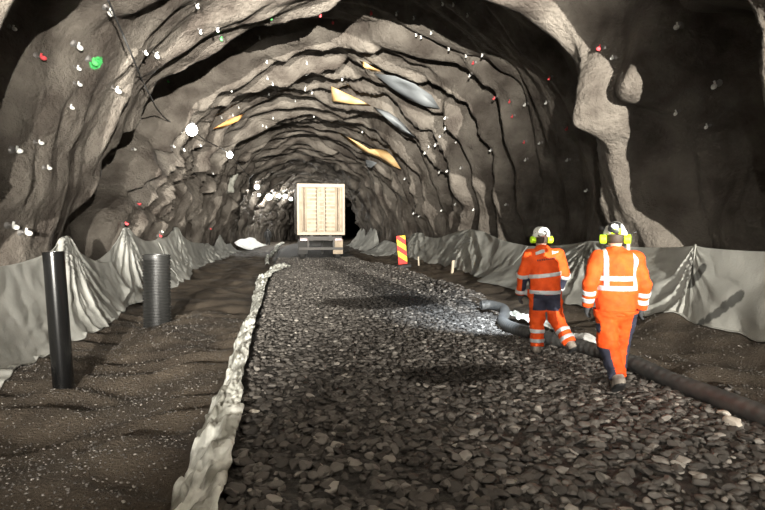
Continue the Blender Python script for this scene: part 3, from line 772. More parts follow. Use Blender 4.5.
    if far:
        c = V[F_].mean(1)
        inner = (c[:, 0] < -.2) & (c[:, 0] > -.295) & (c[:, 2] < 1.03) & (c[:, 2] > .84)
        below2 = (c[:, 0] > .205) & (c[:, 2] < 1.05)
        jm.polygons.foreach_set('material_index', (inner | below2).astype(np.int32))
    # reflective bands
    def band(nm, fn, parent, material=M['reflect'], h=.009, lo_=lo, hi_=hi):
        V, F_ = surface_nets(fn, lo_, hi_, h)
        if len(V): return new_obj(nm, mesh_np(nm, V, F_), material, parent)
    slab = lambda P, p, n, w_: np.abs(plane(P, p, n)) - w_
    TB = lambda P: sm(torso(P), k=.03) + wr(*P) - .008
    up = (NK - PV) / np.linalg.norm(NK - PV)
    for zz, tl in J['bands']:
        band('reflective_band', lambda X, Y, Z: np.maximum(np.maximum(TB((X, Y, Z)), plane((X, Y, Z), (0, 0, hem), hd) - .004), slab((X, Y, Z), (0, 0, zz), (tl, J.get('btilt', 0), 1), .027)), jk, lo_=(-.36, -.34, zz - .11), hi_=(.36, .36, zz + .11))
    for S_, E_, W_ in ((LS, LE, LW), (RS, RE, RW)):
        for fr in J['sleeve']:
            pt = E_ + (W_ - E_) * fr
            V, F_ = surface_nets(lambda X, Y, Z: np.maximum(arm((X, Y, Z), S_, E_, W_) + wr(X, Y, Z) - .009, slab((X, Y, Z), pt, lf(E_, W_), .026)), pt - .14, pt + .14, .008)
            if len(V): new_obj('reflective_band', mesh_np('reflective_band', V, F_), M['reflect'], jk)
    if not far:
        for xs in J['braces']:
            band('reflective_band', lambda X, Y, Z: np.maximum(np.maximum(TB((X, Y, Z)) - .001, np.abs(X - xs - (1.45 - Z) * J.get('brk', 0)) - .026), np.maximum(J['bands'][-1][0] - Z, -np.abs(Y) - 1)), jk, lo_=(-.3, -.34, 1.0), hi_=(.3, .36, 1.6))
    else:
        for px, pz, w_, h_ in ((-.07, 1.385, .06, .03), (.13, 1.40, .045, .038)):
            band('shoulder_patch', lambda X, Y, Z: np.maximum(np.maximum(jacket(X, Y, Z) - .006, Y), np.maximum(np.abs(X - px) - w_, np.abs(Z - pz - .35 * (X - px)) - h_)), jk, lo_=(-.3, -.34, 1.25), hi_=(.3, .2, 1.52))
        # one illegible dark line of lettering across the shoulder blades
        def letters(X, Y, Z):
            cell = (X + .12) / .028; fr = np.abs(cell - np.floor(cell) - .45) - .33
            row = np.abs(Z - 1.285 - .14 * X) - .011
            hole = np.sin(np.floor(cell) * 2.3 + Z * 260) * .02
            return np.maximum(np.maximum(jacket(X, Y, Z) - .005, Y), np.maximum(np.maximum(fr * .028 + hole * .1, row), np.abs(X) - .125))
        band('back_lettering', letters, jk, M['navy'], .006, (-.2, -.35, 1.2), (.2, .05, 1.36))
    # trousers
    def leg(P, H_, K_, A_):
        f_ = lf(K_, A_)
        l = sm(cone(P, H_, K_, .125, .098), cone(P, K_, A_ + f_ * .06, .098, .085), k=.04)
        return np.maximum(l, plane(P, A_ + f_ * .0, f_))
    def trousers(X, Y, Z):
        P = (X, Y, Z)
        d = sm(leg(P, LH, LK, LA), leg(P, RH, RK, RA), k=.02)
        d = sm(d, cone(P, (LH + RH) / 2 + (-.05, 0, .02), (LH + RH) / 2 + (.05, 0, .02), .15, .15), cone(P, PV, PV + (0, 0, .05), .17, .17, 1.3), k=.05)
        return np.maximum(d, Z - (hem + .05)) + wr(X, Y, Z, 4.) * 1.4
    V, F_ = surface_nets(trousers, lo, hi, .011)
    tm = mesh_np('trousers', V, F_); tr_ = new_obj('trousers', tm, [M['orange'], M['navy']], root)
    c = V[F_].mean(1)
    if far: nav = (c[:, 2] > J['navy_z']) & (np.abs(c[:, 0] - PV[0]) < .165) | ((c[:, 2] > J['navy_z'] + .03) & (c[:, 0] > PV[0]) & (c[:, 0] < PV[0] + .19))
    else:
        dxl = c[:, 0] - np.interp(c[:, 2], [LA[2], LK[2], LH[2]], [LA[0], LK[0], LH[0]]); dxr = c[:, 0] - np.interp(c[:, 2], [RA[2], RK[2], RH[2]], [RA[0], RK[0], RH[0]])
        nearL = np.abs(dxl) < np.abs(dxr)
        nav = (~nearL & (dxr > .05) & (c[:, 2] < .82)) | (nearL & (c[:, 2] < .46) & (dxl < -.03)) | (nearL & (np.abs(c[:, 2] - .66) < .05) & (dxl < -.085))
    tm.polygons.foreach_set('material_index', nav.astype(np.int32))
    for (H_, K_, A_), frs in (((LH, LK, LA), J['legband'][0]), ((RH, RK, RA), J['legband'][1])):
        for fr in frs:
            pt = K_ + (A_ - K_) * fr
            V, F_ = surface_nets(lambda X, Y, Z: np.maximum(leg((X, Y, Z), H_, K_, A_) + wr(X, Y, Z, 4.) * 1.4 - .008, slab((X, Y, Z), pt, lf(K_, A_), .026)), pt - .17, pt + .17, .009)
            if len(V): new_obj('reflective_band', mesh_np('reflective_band', V, F_), M['reflect'], tr_)
    # boots
    for K_, A_, T_ in ((LK, LA, LT), (RK, RA, RT)):
        f_ = lf(K_, A_); tt = (T_ - A_); heel = A_ + f_ * .06 - tt * .12
        fl = T_ - (A_ + f_ * .075)
        nrm = np.cross(np.cross(fl, f_), fl); nrm /= np.linalg.norm(nrm)     # points to the sole
        sole_p = A_ + f_ * .1
        def boot(X, Y, Z):
            P = (X, Y, Z)
            d = sm(cone(P, A_ - f_ * .1, A_ + f_ * .04, .062, .058), cone(P, heel, T_ * .6 + A_ * .4 + f_ * .03, .05, .052), cone(P, T_ * .6 + A_ * .4 + f_ * .03, T_, .052, .042), k=.03)
            return np.maximum(d, plane(P, sole_p, nrm))
        c0 = (A_ + T_) / 2
        V, F_ = surface_nets(boot, c0 - .3, c0 + .3, .009); bo = new_obj('boot', mesh_np('boot', V, F_), M['boot'], root)
        V, F_ = surface_nets(lambda X, Y, Z: np.maximum(boot(X, Y, Z) - .006, np.abs(plane((X, Y, Z), sole_p - nrm * .006, nrm)) - .014), c0 - .3, c0 + .3, .008)
        if len(V): new_obj('sole', mesh_np('sole', V, F_), M['sole'], bo)
    # gloves
    for W_, E_, sd in ((LW, LE, sideL), (RW, RE, sideR)):
        f_ = lf(E_, W_); c0 = W_ + f_ * .09
        V, F_ = surface_nets(lambda X, Y, Z: np.minimum(hand_sdf((X, Y, Z), W_, f_, sd, .004), np.maximum(cone((X, Y, Z), W_ - f_ * .06, W_ + f_ * .02, .042, .036), -plane((X, Y, Z), W_ - f_ * .05, f_))), c0 - .17, c0 + .17, .0055)
        new_obj('glove', mesh_np('glove', V, F_), M['glove'], root)
    # helmet
    HC = HD + (0, 0, .035)
    tilt_n = np.array([look[0] * .12, look[1] * .12, 1.])
    def shell_(X, Y, Z):
        P = (X, Y, Z)
        d = ell(P, HC, (.118, .142, .13))
        rd = np.sqrt((X - HC[0]) ** 2 * 1.4 + (Y - HC[1]) ** 2)
        d = sm(d, cone(P, HC - look * .1 + (0, 0, .05), HC + look * .1 + (0, 0, .06), .085, .08), k=.02)
        d = np.maximum(d, -plane(P, HC - (0, 0, .012), tilt_n))
        brim = np.maximum(ell(P, HC + look * .045 - (0, 0, .008), (.128, .165, .03)), np.abs(plane(P, HC - (0, 0, .004), tilt_n)) - .009)
        return np.minimum(d, brim)
    V, F_ = surface_nets(shell_, HC - .25, HC + .25, .0075)
    hm = mesh_np('helmet', V, F_); he = new_obj('helmet', hm, [M['helmet_white'], M['black'], M['neon']], root)
    c = V[F_].mean(1)
    if far:
        mi = ((noise3(c[:, 0] * 16, c[:, 1] * 16, c[:, 2] * 16 + 3) > .42)).astype(np.int32)
    else:
        nn = noise3(c[:, 0] * 14 + 5, c[:, 1] * 14, c[:, 2] * 14 + 9)
        mi = (nn > .1).astype(np.int32)
        mi[(np.abs(c[:, 0] - HC[0] + .035) < .05) & (np.abs(c[:, 2] - HC[2] - .035) < .028) & (nn < .3)] = 2
    hm.polygons.foreach_set('material_index', mi)
    for s in J['muffs']:
        cpt = HC + hd_x * s * .118 + vec(0, 0, J.get('muffz', -.045)) - look * .02
        def cup(X, Y, Z):
            P = (X, Y, Z); ax = np.abs(plane(P, cpt, hd_x)) - .022
            rr = np.sqrt(np.clip((X - cpt[0]) ** 2 + (Y - cpt[1]) ** 2 + (Z - cpt[2]) ** 2 - plane(P, cpt, hd_x) ** 2, 0, None)) - .036
            return np.sqrt(np.clip(ax, 0, None) ** 2 + np.clip(rr, 0, None) ** 2) + np.minimum(np.maximum(ax, rr), 0) - .013
        V, F_ = surface_nets(cup, cpt - .09, cpt + .09, .007)
        ef = new_obj('ear_defender', mesh_np('ear_defender', V, F_), M['neon'], he)
        m = MB(); m.tube([tuple(cpt + hd_x * s * .02), tuple(cpt + hd_x * s * .03 + (0, 0, .05)), tuple(HC + hd_x * s * .112 + (0, 0, .05))], .008, 8)
        m.build('ear_defender_arm', M['black'], ef, smooth=True)
    # lamp on the helmet front with its battery at the back
    m = MB(); lp = HC + look * .152 + (0, 0, .045)
    m.box(tuple(lp), (.05, .04, .036), Matrix.Rotation(math.atan2(-look[0], look[1]), 3, 'Z')); m.build('helmet_lamp', M['black'], he, bevel=.008)
    if not far:
        m = MB(); q = HC - hd_x * .128 + vec(0, 0, .06)
        m.lathe([(.0, -.03), (.028, -.025), (.034, 0), (.028, .025), (.0, .03)], tuple(q), 16); m.build('radio_cup', M['black'], he, smooth=True)
        m = MB(); q = HC + hd_x * .125 + vec(0, 0, .0); m.tube([tuple(q), tuple(q + hd_x * .05 + (0, 0, .02)), tuple(q + hd_x * .085 + (0, 0, .03))], [.006, .005, .008], 8); m.build('antenna', M['black'], he, smooth=True)
    return root

build_worker('person', 'nearer worker in full orange suit and camouflage helmet, walking away on the gravel', (3.4, 5.32, G(3.4, 5.3) + .01), R(-16), dict(
    PV=(0, 0, .93), CH=(0, .03, 1.27), NK=(0, .05, 1.47), HD=(.0, .085, 1.60), look=(.25, .968, 0),
    LS=(-.19, .02, 1.39), RS=(.19, .02, 1.39), LE=(-.275, -.02, 1.12), RE=(.265, -.03, 1.11), LW=(-.27, .08, .885), RW=(.265, .06, .87),
    LH=(-.10, 0, .88), RH=(.10, 0, .88), LK=(-.075, .02, .49), RK=(.09, .14, .49), LA=(-.04, -.24, .20), RA=(.05, .1, .11), LT=(-.03, -.13, .055), RT=(.07, .27, .05),
    hem=.80, bands=((1.185, 0), (1.085, 0)), sleeve=(.35, .68), braces=(-.13, .165), legband=((), ())  , muffs=(-1, 1)))
build_worker('person', 'farther worker in orange jacket with navy seat and white helmet, stepping over the hose', (3.42, 7.0, G(3.4, 7.0) + .01), R(-14), dict(
    PV=(0, -.02, .90), CH=(.0, .06, 1.22), NK=(-.005, .13, 1.42), HD=(-.015, .2, 1.545), look=(-.1, .995, 0),
    LS=(-.19, .08, 1.33), RS=(.19, .08, 1.34), LE=(-.285, .05, 1.06), RE=(.27, .06, 1.07), LW=(-.295, .14, .80), RW=(.235, .22, .86),
    LH=(-.095, 0, .85), RH=(.095, 0, .85), LK=(-.085, .04, .48), RK=(.16, .0, .47), LA=(-.09, .02, .11), RA=(.29, -.2, .2), LT=(-.1, .18, .05), RT=(.33, -.06, .07),
    hem=.82, bands=((1.075, -.12), (.85, 0)), sleeve=(.0, .86), braces=(), legband=((.45, .8), (.5, .8)), muffs=(-1, 1), muffz=-.04, navy_z=.6), far=True)

# a third figure, far off between cloth strip and left wall
def far_figure(X, Y, Z):
    P = (X, Y, Z)
    d = sm(cone(P, (0, 0, .9), (0, .02, 1.4), .2, .2, 1.3), cone(P, (-.1, 0, .85), (-.12, .05, .05), .12, .08), cone(P, (.1, 0, .85), (.12, -.05, .05), .12, .08), k=.05)
    d = sm(d, cone(P, (-.23, 0, 1.4), (-.3, .02, .85), .08, .05), cone(P, (.23, 0, 1.4), (.3, .02, .85), .08, .05), k=.04)
    return sm(d, ell(P, (0, .02, 1.66), (.1, .12, .14)), cone(P, (0, 0, 1.45), (0, .02, 1.6), .06, .06), k=.03)
V, F_ = surface_nets(far_figure, (-.5, -.4, -.05), (.5, .4, 1.9), .03)
o = new_obj('person', mesh_np('person', V, F_), M['black']); o.location = (-2.0, 66, G(-2.0, 66)); o.scale = (1.3, 1.3, 1.05)
tag(o, 'tiny dark figure standing far down the tunnel beside the white plastic', 'person')

#BAKED-BEGIN
BOLTS = [
    (14.1, 0.2903, 'white', 1.7, 'large white-tipped bolt in the brown hollow beyond the left pier', 'rock bolts in the left wall'),
    (13.05, 0.2346, 'white', 1.7, 'white-tipped bolt on the dark hollow right of the bright left pier', 'rock bolts in the left wall'),
    (11.15, 0.1515, 'white', 1.7, 'large white-tipped rock bolt at the left edge, midway up the wall', 'rock bolts in the left wall'),
    (11.65, 0.2832, 'white', 1.7, 'white-tipped bolt beside the cable at the top of left pier', 'rock bolts in the left wall'),
    (11.8, 0.2456, 'white', 1.7, 'upper of two long white-tipped bolts left of the green sprayed ring', 'rock bolts in the left wall'),
    (9.35, 0.8054, 'white', 1.7, 'white-tipped bolt on a pale plate in the dark right niche', 'rock bolts in the right wall'),
    (9.35, 0.7591, 'white', 1.7, 'white-tipped bolt above the bright patch on the right wall', 'rock bolts in the right wall'),
    (11.35, 0.0966, 'white', 1.7, 'white-tipped bolt just above the cloth at the left edge', 'rock bolts in the left wall'),
    (11.55, 0.0912, 'white', 1.7, 'pinkish white bolt low on left wall above the cloth', 'rock bolts in the left wall'),
    (13.4, 0.3507, 'white', 1.2, 'small white-tipped rock bolt in the near part of the vault', 'white-tipped bolts nearer, vault overhead'),
    (13.25, 0.2809, 'white', 1.2, 'small white-tipped rock bolt on the near left pier', 'white-tipped bolts nearer, left wall'),
    (14.25, 0.342, 'white', 1.2, 'small white-tipped rock bolt in the near part of the vault', 'white-tipped bolts nearer, vault overhead'),
    (15.0, 0.3256, 'white', 1.2, 'small white-tipped rock bolt on the near left pier', 'white-tipped bolts nearer, left wall'),
    (14.35, 0.3593, 'white', 1.2, 'small white-tipped rock bolt in the near part of the vault', 'white-tipped bolts nearer, vault overhead'),
    (11.95, 0.2307, 'white', 1.2, 'lower of two long white-tipped bolts left of the green sprayed ring', 'rock bolts in the left wall'),
    (12.05, 0.1993, 'white', 1.2, 'small white-tipped rock bolt on the near left pier', 'white-tipped bolts nearer, left wall'),
    (12.0, 0.2189, 'white', 1.2, 'small white-tipped rock bolt on the near left pier', 'white-tipped bolts nearer, left wall'),
    (11.55, 0.1617, 'white', 1.2, 'small white-tipped rock bolt on the near left pier', 'white-tipped bolts nearer, left wall'),
    (11.75, 0.1437, 'white', 1.2, 'small white-tipped rock bolt on the near left pier', 'white-tipped bolts nearer, left wall'),
    (10.4, 0.7552, 'white', 1.2, 'white-tipped bolt just below the red one on the right pier', 'rock bolts in the right wall'),
    (9.9, 0.8148, 'white', 1.2, 'small white-tipped rock bolt on the near right wall', 'white-tipped bolts nearer, right wall'),
    (9.85, 0.8312, 'white', 1.2, 'small white-tipped rock bolt on the near right wall', 'white-tipped bolts nearer, right wall'),
    (11.05, 0.2299, 'white', 1.2, 'small white-tipped rock bolt on the near left pier', 'white-tipped bolts nearer, left wall'),
    (12.1, 0.2425, 'green', 1.7, 'green-tipped rock bolt in a sprayed green ring high on the left wall', 'rock bolts in the left wall'),
    (20.35, 0.2903, 'green', 1.2, 'green-tipped bolt on the left wall above the brightest lamp', 'rock bolts in the left wall'),
    (15.35, 0.3608, 'green', 1.2, 'green-tipped bolt high on the left haunch of the vault', 'rock bolts in the vault overhead'),
    (15.25, 0.4243, 'green', 1.2, 'green-tipped bolt on the near crown rib', 'rock bolts in the vault overhead'),
    (15.85, 0.4839, 'red', 1.5, 'leftmost red-tipped bolt on the near crown rib', 'rock bolts in the vault overhead'),
    (19.55, 0.5114, 'red', 1.5, 'red-tipped bolt hanging under the edge of the near crown rib', 'rock bolts in the vault overhead'),
    (18.55, 0.5537, 'red', 1.5, 'rightmost red-tipped bolt on the near crown rib', 'rock bolts in the vault overhead'),
    (10.55, 0.7434, 'red', 1.5, 'red-tipped bolt at the top of the bright right pier', 'rock bolts in the right wall'),
    (12.6, 0.7999, 'red', 1.5, 'red-tipped bolt in a sprayed ring on the bright right pier', 'rock bolts in the right wall'),
    (11.35, 0.2221, 'red', 1.5, 'red-tipped bolt left of the bright left pier', 'rock bolts in the left wall'),
    (18.0, 0.6878, 'red', 1.3, 'small red-tipped rock bolt on the right wall beyond the dark niche', 'red-tipped bolts farther, right wall'),
    (14.65, 0.7473, 'red', 1.3, 'small red-tipped rock bolt on the near right wall', 'red-tipped bolts nearer, right wall'),
    (15.65, 0.8014, 'red', 1.3, 'small red-tipped rock bolt on the near right wall', 'red-tipped bolts nearer, right wall'),
    (17.6, 0.7481, 'red', 1.3, 'small red-tipped rock bolt on the right wall beyond the dark niche', 'red-tipped bolts farther, right wall'),
    (17.7, 0.7646, 'red', 1.3, 'small red-tipped rock bolt on the right wall beyond the dark niche', 'red-tipped bolts farther, right wall'),
    (17.7, 0.7983, 'red', 1.3, 'small red-tipped rock bolt on the right wall beyond the dark niche', 'red-tipped bolts farther, right wall'),
    (19.35, 0.7176, 'red', 1.3, 'small red-tipped rock bolt on the right wall beyond the dark niche', 'red-tipped bolts farther, right wall'),
    (17.95, 0.7348, 'red', 1.3, 'small red-tipped rock bolt on the right wall beyond the dark niche', 'red-tipped bolts farther, right wall'),
    (21.5, 0.7426, 'red', 1.3, 'small red-tipped rock bolt on the right wall beyond the dark niche', 'red-tipped bolts farther, right wall'),
    (20.9, 0.7693, 'red', 1.3, 'small red-tipped rock bolt on the right wall beyond the dark niche', 'red-tipped bolts farther, right wall'),
    (21.75, 0.0833, 'red', 1.4, 'red-tipped bolt low on left wall behind the corrugated pipe', 'rock bolts in the left wall'),
    (36.24, 0.0935, 'red', 1.4, 'red marker bolt low on left wall beyond the cloth peaks', 'rock bolts in the left wall'),
    (17.75, 0.0998, 'red', 1.4, 'red-tipped bolt at the peak of the cloth behind the corrugated pipe', 'rock bolts in the left wall'),
    (19.45, 0.1249, 'red', 1.4, 'faded red bolt on the left wall above the corrugated pipe', 'rock bolts in the left wall'),
    (20.55, 0.5004, 'white', 1.2, 'small white-tipped rock bolt in the vault beyond the near rib', 'white-tipped bolts farther, vault overhead'),
    (21.5, 0.4784, 'white', 1.2, 'small white-tipped rock bolt in the vault beyond the near rib', 'white-tipped bolts farther, vault overhead'),
    (21.8, 0.4769, 'white', 1.2, 'small white-tipped rock bolt in the vault beyond the near rib', 'white-tipped bolts farther, vault overhead'),
    (21.65, 0.4134, 'white', 1.2, 'small white-tipped rock bolt in the vault beyond the near rib', 'white-tipped bolts farther, vault overhead'),
    (21.75, 0.4189, 'white', 1.2, 'small white-tipped rock bolt in the vault beyond the near rib', 'white-tipped bolts farther, vault overhead'),
    (22.75, 0.5412, 'white', 1.2, 'small white-tipped rock bolt in the vault beyond the near rib', 'white-tipped bolts farther, vault overhead'),
    (20.45, 0.4173, 'white', 1.2, 'small white-tipped rock bolt in the vault beyond the near rib', 'white-tipped bolts farther, vault overhead'),
    (20.05, 0.4173, 'white', 1.2, 'small white-tipped rock bolt in the vault beyond the near rib', 'white-tipped bolts farther, vault overhead'),
    (17.85, 0.5804, 'white', 1.2, 'small white-tipped rock bolt in the vault beyond the near rib', 'white-tipped bolts farther, vault overhead'),
    (17.75, 0.6007, 'white', 1.2, 'small white-tipped rock bolt in the vault beyond the near rib', 'white-tipped bolts farther, vault overhead'),
    (17.75, 0.6258, 'white', 1.2, 'small white-tipped rock bolt in the vault beyond the near rib', 'white-tipped bolts farther, vault overhead'),
    (17.9, 0.6533, 'white', 1.2, 'small white-tipped rock bolt in the vault beyond the near rib', 'white-tipped bolts farther, vault overhead'),
    (17.85, 0.6744, 'white', 1.2, 'small white-tipped rock bolt on the right wall beyond the dark niche', 'white-tipped bolts farther, right wall'),
    (17.15, 0.687, 'white', 1.2, 'small white-tipped rock bolt on the right wall beyond the dark niche', 'white-tipped bolts farther, right wall'),
    (18.2, 0.694, 'white', 1.2, 'small white-tipped rock bolt on the right wall beyond the dark niche', 'white-tipped bolts farther, right wall'),
    (15.95, 0.6462, 'white', 1.2, 'small white-tipped rock bolt in the near part of the vault', 'white-tipped bolts nearer, vault overhead'),
    (16.1, 0.6188, 'white', 1.2, 'small white-tipped rock bolt in the near part of the vault', 'white-tipped bolts nearer, vault overhead'),
    (15.95, 0.6282, 'white', 1.2, 'small white-tipped rock bolt in the near part of the vault', 'white-tipped bolts nearer, vault overhead'),
    (18.15, 0.6117, 'white', 1.2, 'small white-tipped rock bolt in the vault beyond the near rib', 'white-tipped bolts farther, vault overhead'),
    (18.1, 0.618, 'white', 1.2, 'small white-tipped rock bolt in the vault beyond the near rib', 'white-tipped bolts farther, vault overhead'),
    (15.85, 0.7685, 'white', 1.3, 'small white-tipped rock bolt on the near right wall', 'white-tipped bolts nearer, right wall'),
    (17.3, 0.7607, 'white', 1.3, 'small white-tipped rock bolt on the right wall beyond the dark niche', 'white-tipped bolts farther, right wall'),
    (17.2, 0.8061, 'white', 1.3, 'small white-tipped rock bolt on the right wall beyond the dark niche', 'white-tipped bolts farther, right wall'),
    (17.9, 0.8187, 'white', 1.3, 'small white-tipped rock bolt on the right wall beyond the dark niche', 'white-tipped bolts farther, right wall'),
    (15.9, 0.832, 'white', 1.3, 'small white-tipped rock bolt on the near right wall', 'white-tipped bolts nearer, right wall'),
    (20.6, 0.7176, 'white', 1.3, 'small white-tipped rock bolt on the right wall beyond the dark niche', 'white-tipped bolts farther, right wall'),
    (20.75, 0.7293, 'white', 1.3, 'small white-tipped rock bolt on the right wall beyond the dark niche', 'white-tipped bolts farther, right wall'),
    (22.2, 0.7372, 'white', 1.3, 'small white-tipped rock bolt on the right wall beyond the dark niche', 'white-tipped bolts farther, right wall'),
    (22.35, 0.7442, 'white', 1.3, 'small white-tipped rock bolt on the right wall beyond the dark niche', 'white-tipped bolts farther, right wall'),
    (23.65, 0.7411, 'white', 1.3, 'small white-tipped rock bolt on the right wall beyond the dark niche', 'white-tipped bolts farther, right wall'),
    (21.85, 0.7599, 'white', 1.3, 'small white-tipped rock bolt on the right wall beyond the dark niche', 'white-tipped bolts farther, right wall'),
    (19.6, 0.7928, 'white', 1.3, 'small white-tipped rock bolt on the right wall beyond the dark niche', 'white-tipped bolts farther, right wall'),
    (19.75, 0.8171, 'white', 1.3, 'small white-tipped rock bolt on the right wall beyond the dark niche', 'white-tipped bolts farther, right wall'),
    (21.8, 0.8007, 'white', 1.3, 'small white-tipped rock bolt on the right wall beyond the dark niche', 'white-tipped bolts farther, right wall'),
    (22.05, 0.7975, 'white', 1.3, 'small white-tipped rock bolt on the right wall beyond the dark niche', 'white-tipped bolts farther, right wall'),
    (23.7, 0.7928, 'white', 1.3, 'small white-tipped rock bolt on the right wall beyond the dark niche', 'white-tipped bolts farther, right wall'),
    (18.1, 0.7779, 'white', 1.3, 'small white-tipped rock bolt on the right wall beyond the dark niche', 'white-tipped bolts farther, right wall'),
    (23.85, 0.7466, 'white', 1.3, 'small white-tipped rock bolt on the right wall beyond the dark niche', 'white-tipped bolts farther, right wall'),
    (30.72, 0.7803, 'white', 1.3, 'small white-tipped rock bolt on the right wall beyond the dark niche', 'white-tipped bolts farther, right wall'),
    (23.45, 0.861, 'white', 1.3, 'small white-tipped rock bolt on the right wall beyond the dark niche', 'white-tipped bolts farther, right wall'),
    (22.1, 0.8736, 'white', 1.3, 'small white-tipped rock bolt on the right wall beyond the dark niche', 'white-tipped bolts farther, right wall'),
    (26.1, 0.8696, 'white', 1.3, 'small white-tipped rock bolt on the right wall beyond the dark niche', 'white-tipped bolts farther, right wall'),
    (29.5, 0.8681, 'white', 1.3, 'small white-tipped rock bolt on the right wall beyond the dark niche', 'white-tipped bolts farther, right wall'),
    (29.35, 0.8767, 'white', 1.3, 'small white-tipped rock bolt on the right wall beyond the dark niche', 'white-tipped bolts farther, right wall'),
    (38.52, 0.8242, 'white', 1.3, 'small white-tipped rock bolt on the right wall beyond the dark niche', 'white-tipped bolts farther, right wall'),
    (19.55, 0.872, 'white', 1.3, 'small white-tipped rock bolt on the right wall beyond the dark niche', 'white-tipped bolts farther, right wall'),
    (34.56, 0.8712, 'white', 1.3, 'small white-tipped rock bolt on the right wall beyond the dark niche', 'white-tipped bolts farther, right wall'),
    (15.25, 0.8665, 'white', 1.3, 'white-tipped bolt low on the right wall above the farther worker', 'rock bolts in the right wall'),
    (20.75, 0.2754, 'white', 1.2, 'small white-tipped rock bolt on the left wall beyond the pier', 'white-tipped bolts farther, left wall'),
    (23.9, 0.2707, 'white', 1.2, 'small white-tipped rock bolt on the left wall beyond the pier', 'white-tipped bolts farther, left wall'),
    (23.7, 0.2534, 'white', 1.2, 'small white-tipped rock bolt on the left wall beyond the pier', 'white-tipped bolts farther, left wall'),
    (20.55, 0.2236, 'white', 1.2, 'small white-tipped rock bolt on the left wall beyond the pier', 'white-tipped bolts farther, left wall'),
    (22.2, 0.2299, 'white', 1.2, 'small white-tipped rock bolt on the left wall beyond the pier', 'white-tipped bolts farther, left wall'),
    (21.45, 0.2323, 'white', 1.2, 'small white-tipped rock bolt on the left wall beyond the pier', 'white-tipped bolts farther, left wall'),
    (19.6, 0.1954, 'white', 1.2, 'small white-tipped rock bolt on the left wall beyond the pier', 'white-tipped bolts farther, left wall'),
    (25.4, 0.3554, 'white', 1.2, 'small white-tipped rock bolt in the vault beyond the near rib', 'white-tipped bolts farther, vault overhead'),
    (20.85, 0.3514, 'white', 1.2, 'small white-tipped rock bolt in the vault beyond the near rib', 'white-tipped bolts farther, vault overhead'),
    (22.25, 0.3467, 'white', 1.2, 'small white-tipped rock bolt in the vault beyond the near rib', 'white-tipped bolts farther, vault overhead'),
    (25.5, 0.3201, 'white', 1.2, 'small white-tipped rock bolt on the left wall beyond the pier', 'white-tipped bolts farther, left wall'),
    (25.5, 0.3389, 'white', 1.2, 'small white-tipped rock bolt in the vault beyond the near rib', 'white-tipped bolts farther, vault overhead'),
    (25.5, 0.4149, 'white', 1.2, 'small white-tipped rock bolt in the vault beyond the near rib', 'white-tipped bolts farther, vault overhead'),
    (24.6, 0.4808, 'white', 1.2, 'small white-tipped rock bolt in the vault beyond the near rib', 'white-tipped bolts farther, vault overhead'),
    (24.65, 0.48, 'white', 1.2, 'small white-tipped rock bolt in the vault beyond the near rib', 'white-tipped bolts farther, vault overhead'),
    (24.75, 0.4918, 'white', 1.2, 'small white-tipped rock bolt in the vault beyond the near rib', 'white-tipped bolts farther, vault overhead'),
    (24.75, 0.5074, 'white', 1.2, 'small white-tipped rock bolt in the vault beyond the near rib', 'white-tipped bolts farther, vault overhead'),
    (27.15, 0.4643, 'white', 1.2, 'small white-tipped rock bolt in the vault beyond the near rib', 'white-tipped bolts farther, vault overhead'),
    (28.7, 0.4149, 'white', 1.2, 'small white-tipped rock bolt in the vault beyond the near rib', 'white-tipped bolts farther, vault overhead'),
    (29.35, 0.5067, 'white', 1.2, 'small white-tipped rock bolt in the vault beyond the near rib', 'white-tipped bolts farther, vault overhead'),
    (29.3, 0.3938, 'white', 1.2, 'small white-tipped rock bolt in the vault beyond the near rib', 'white-tipped bolts farther, vault overhead'),
    (29.2, 0.3867, 'white', 1.2, 'small white-tipped rock bolt in the vault beyond the near rib', 'white-tipped bolts farther, vault overhead'),
    (30.6, 0.6274, 'white', 1.2, 'small white-tipped rock bolt in the vault beyond the near rib', 'white-tipped bolts farther, vault overhead'),
    (29.7, 0.2276, 'white', 1.2, 'small white-tipped rock bolt on the left wall beyond the pier', 'white-tipped bolts farther, left wall'),
    (22.0, 0.1539, 'white', 1.2, 'small white-tipped rock bolt on the left wall beyond the pier', 'white-tipped bolts farther, left wall'),
    (21.75, 0.0896, 'white', 1.2, 'small white-tipped rock bolt on the left wall beyond the pier', 'white-tipped bolts farther, left wall'),
]
LAMPS = [
    (22.2, 0.2644, (-3.3, 21.3, 5.27), 0.2, 'brightest work lamp, nearest on the left wall'),
    (29.55, 0.2856, (-2.66, 28.65, 5.34), 0.14, 'second work lamp along the left wall from the near end'),
    (55.2, 0.284, (-2.57, 53.6, 5.61), 0.2, 'third work lamp along the left wall from the near end'),
    (60.3, 0.2558, (-2.63, 58.7, 5.17), 0.12, 'small lamp just below the third lamp on left wall'),
    (66.3, 0.2675, (-1.79, 64.7, 5.31), 0.3, 'large glaring lamp far down the tunnel, left of a row of three'),
    (71.1, 0.2966, (-0.73, 69.5, 5.71), 0.2, 'leftmost of three small far lamps beside the trailer top'),
    (74.1, 0.3107, (-0.02, 72.5, 5.89), 0.2, 'middle of three small far lamps beside the trailer top'),
    (79.8, 0.3067, (0.79, 78.2, 5.82), 0.2, 'rightmost of three small far lamps beside the trailer top'),
]
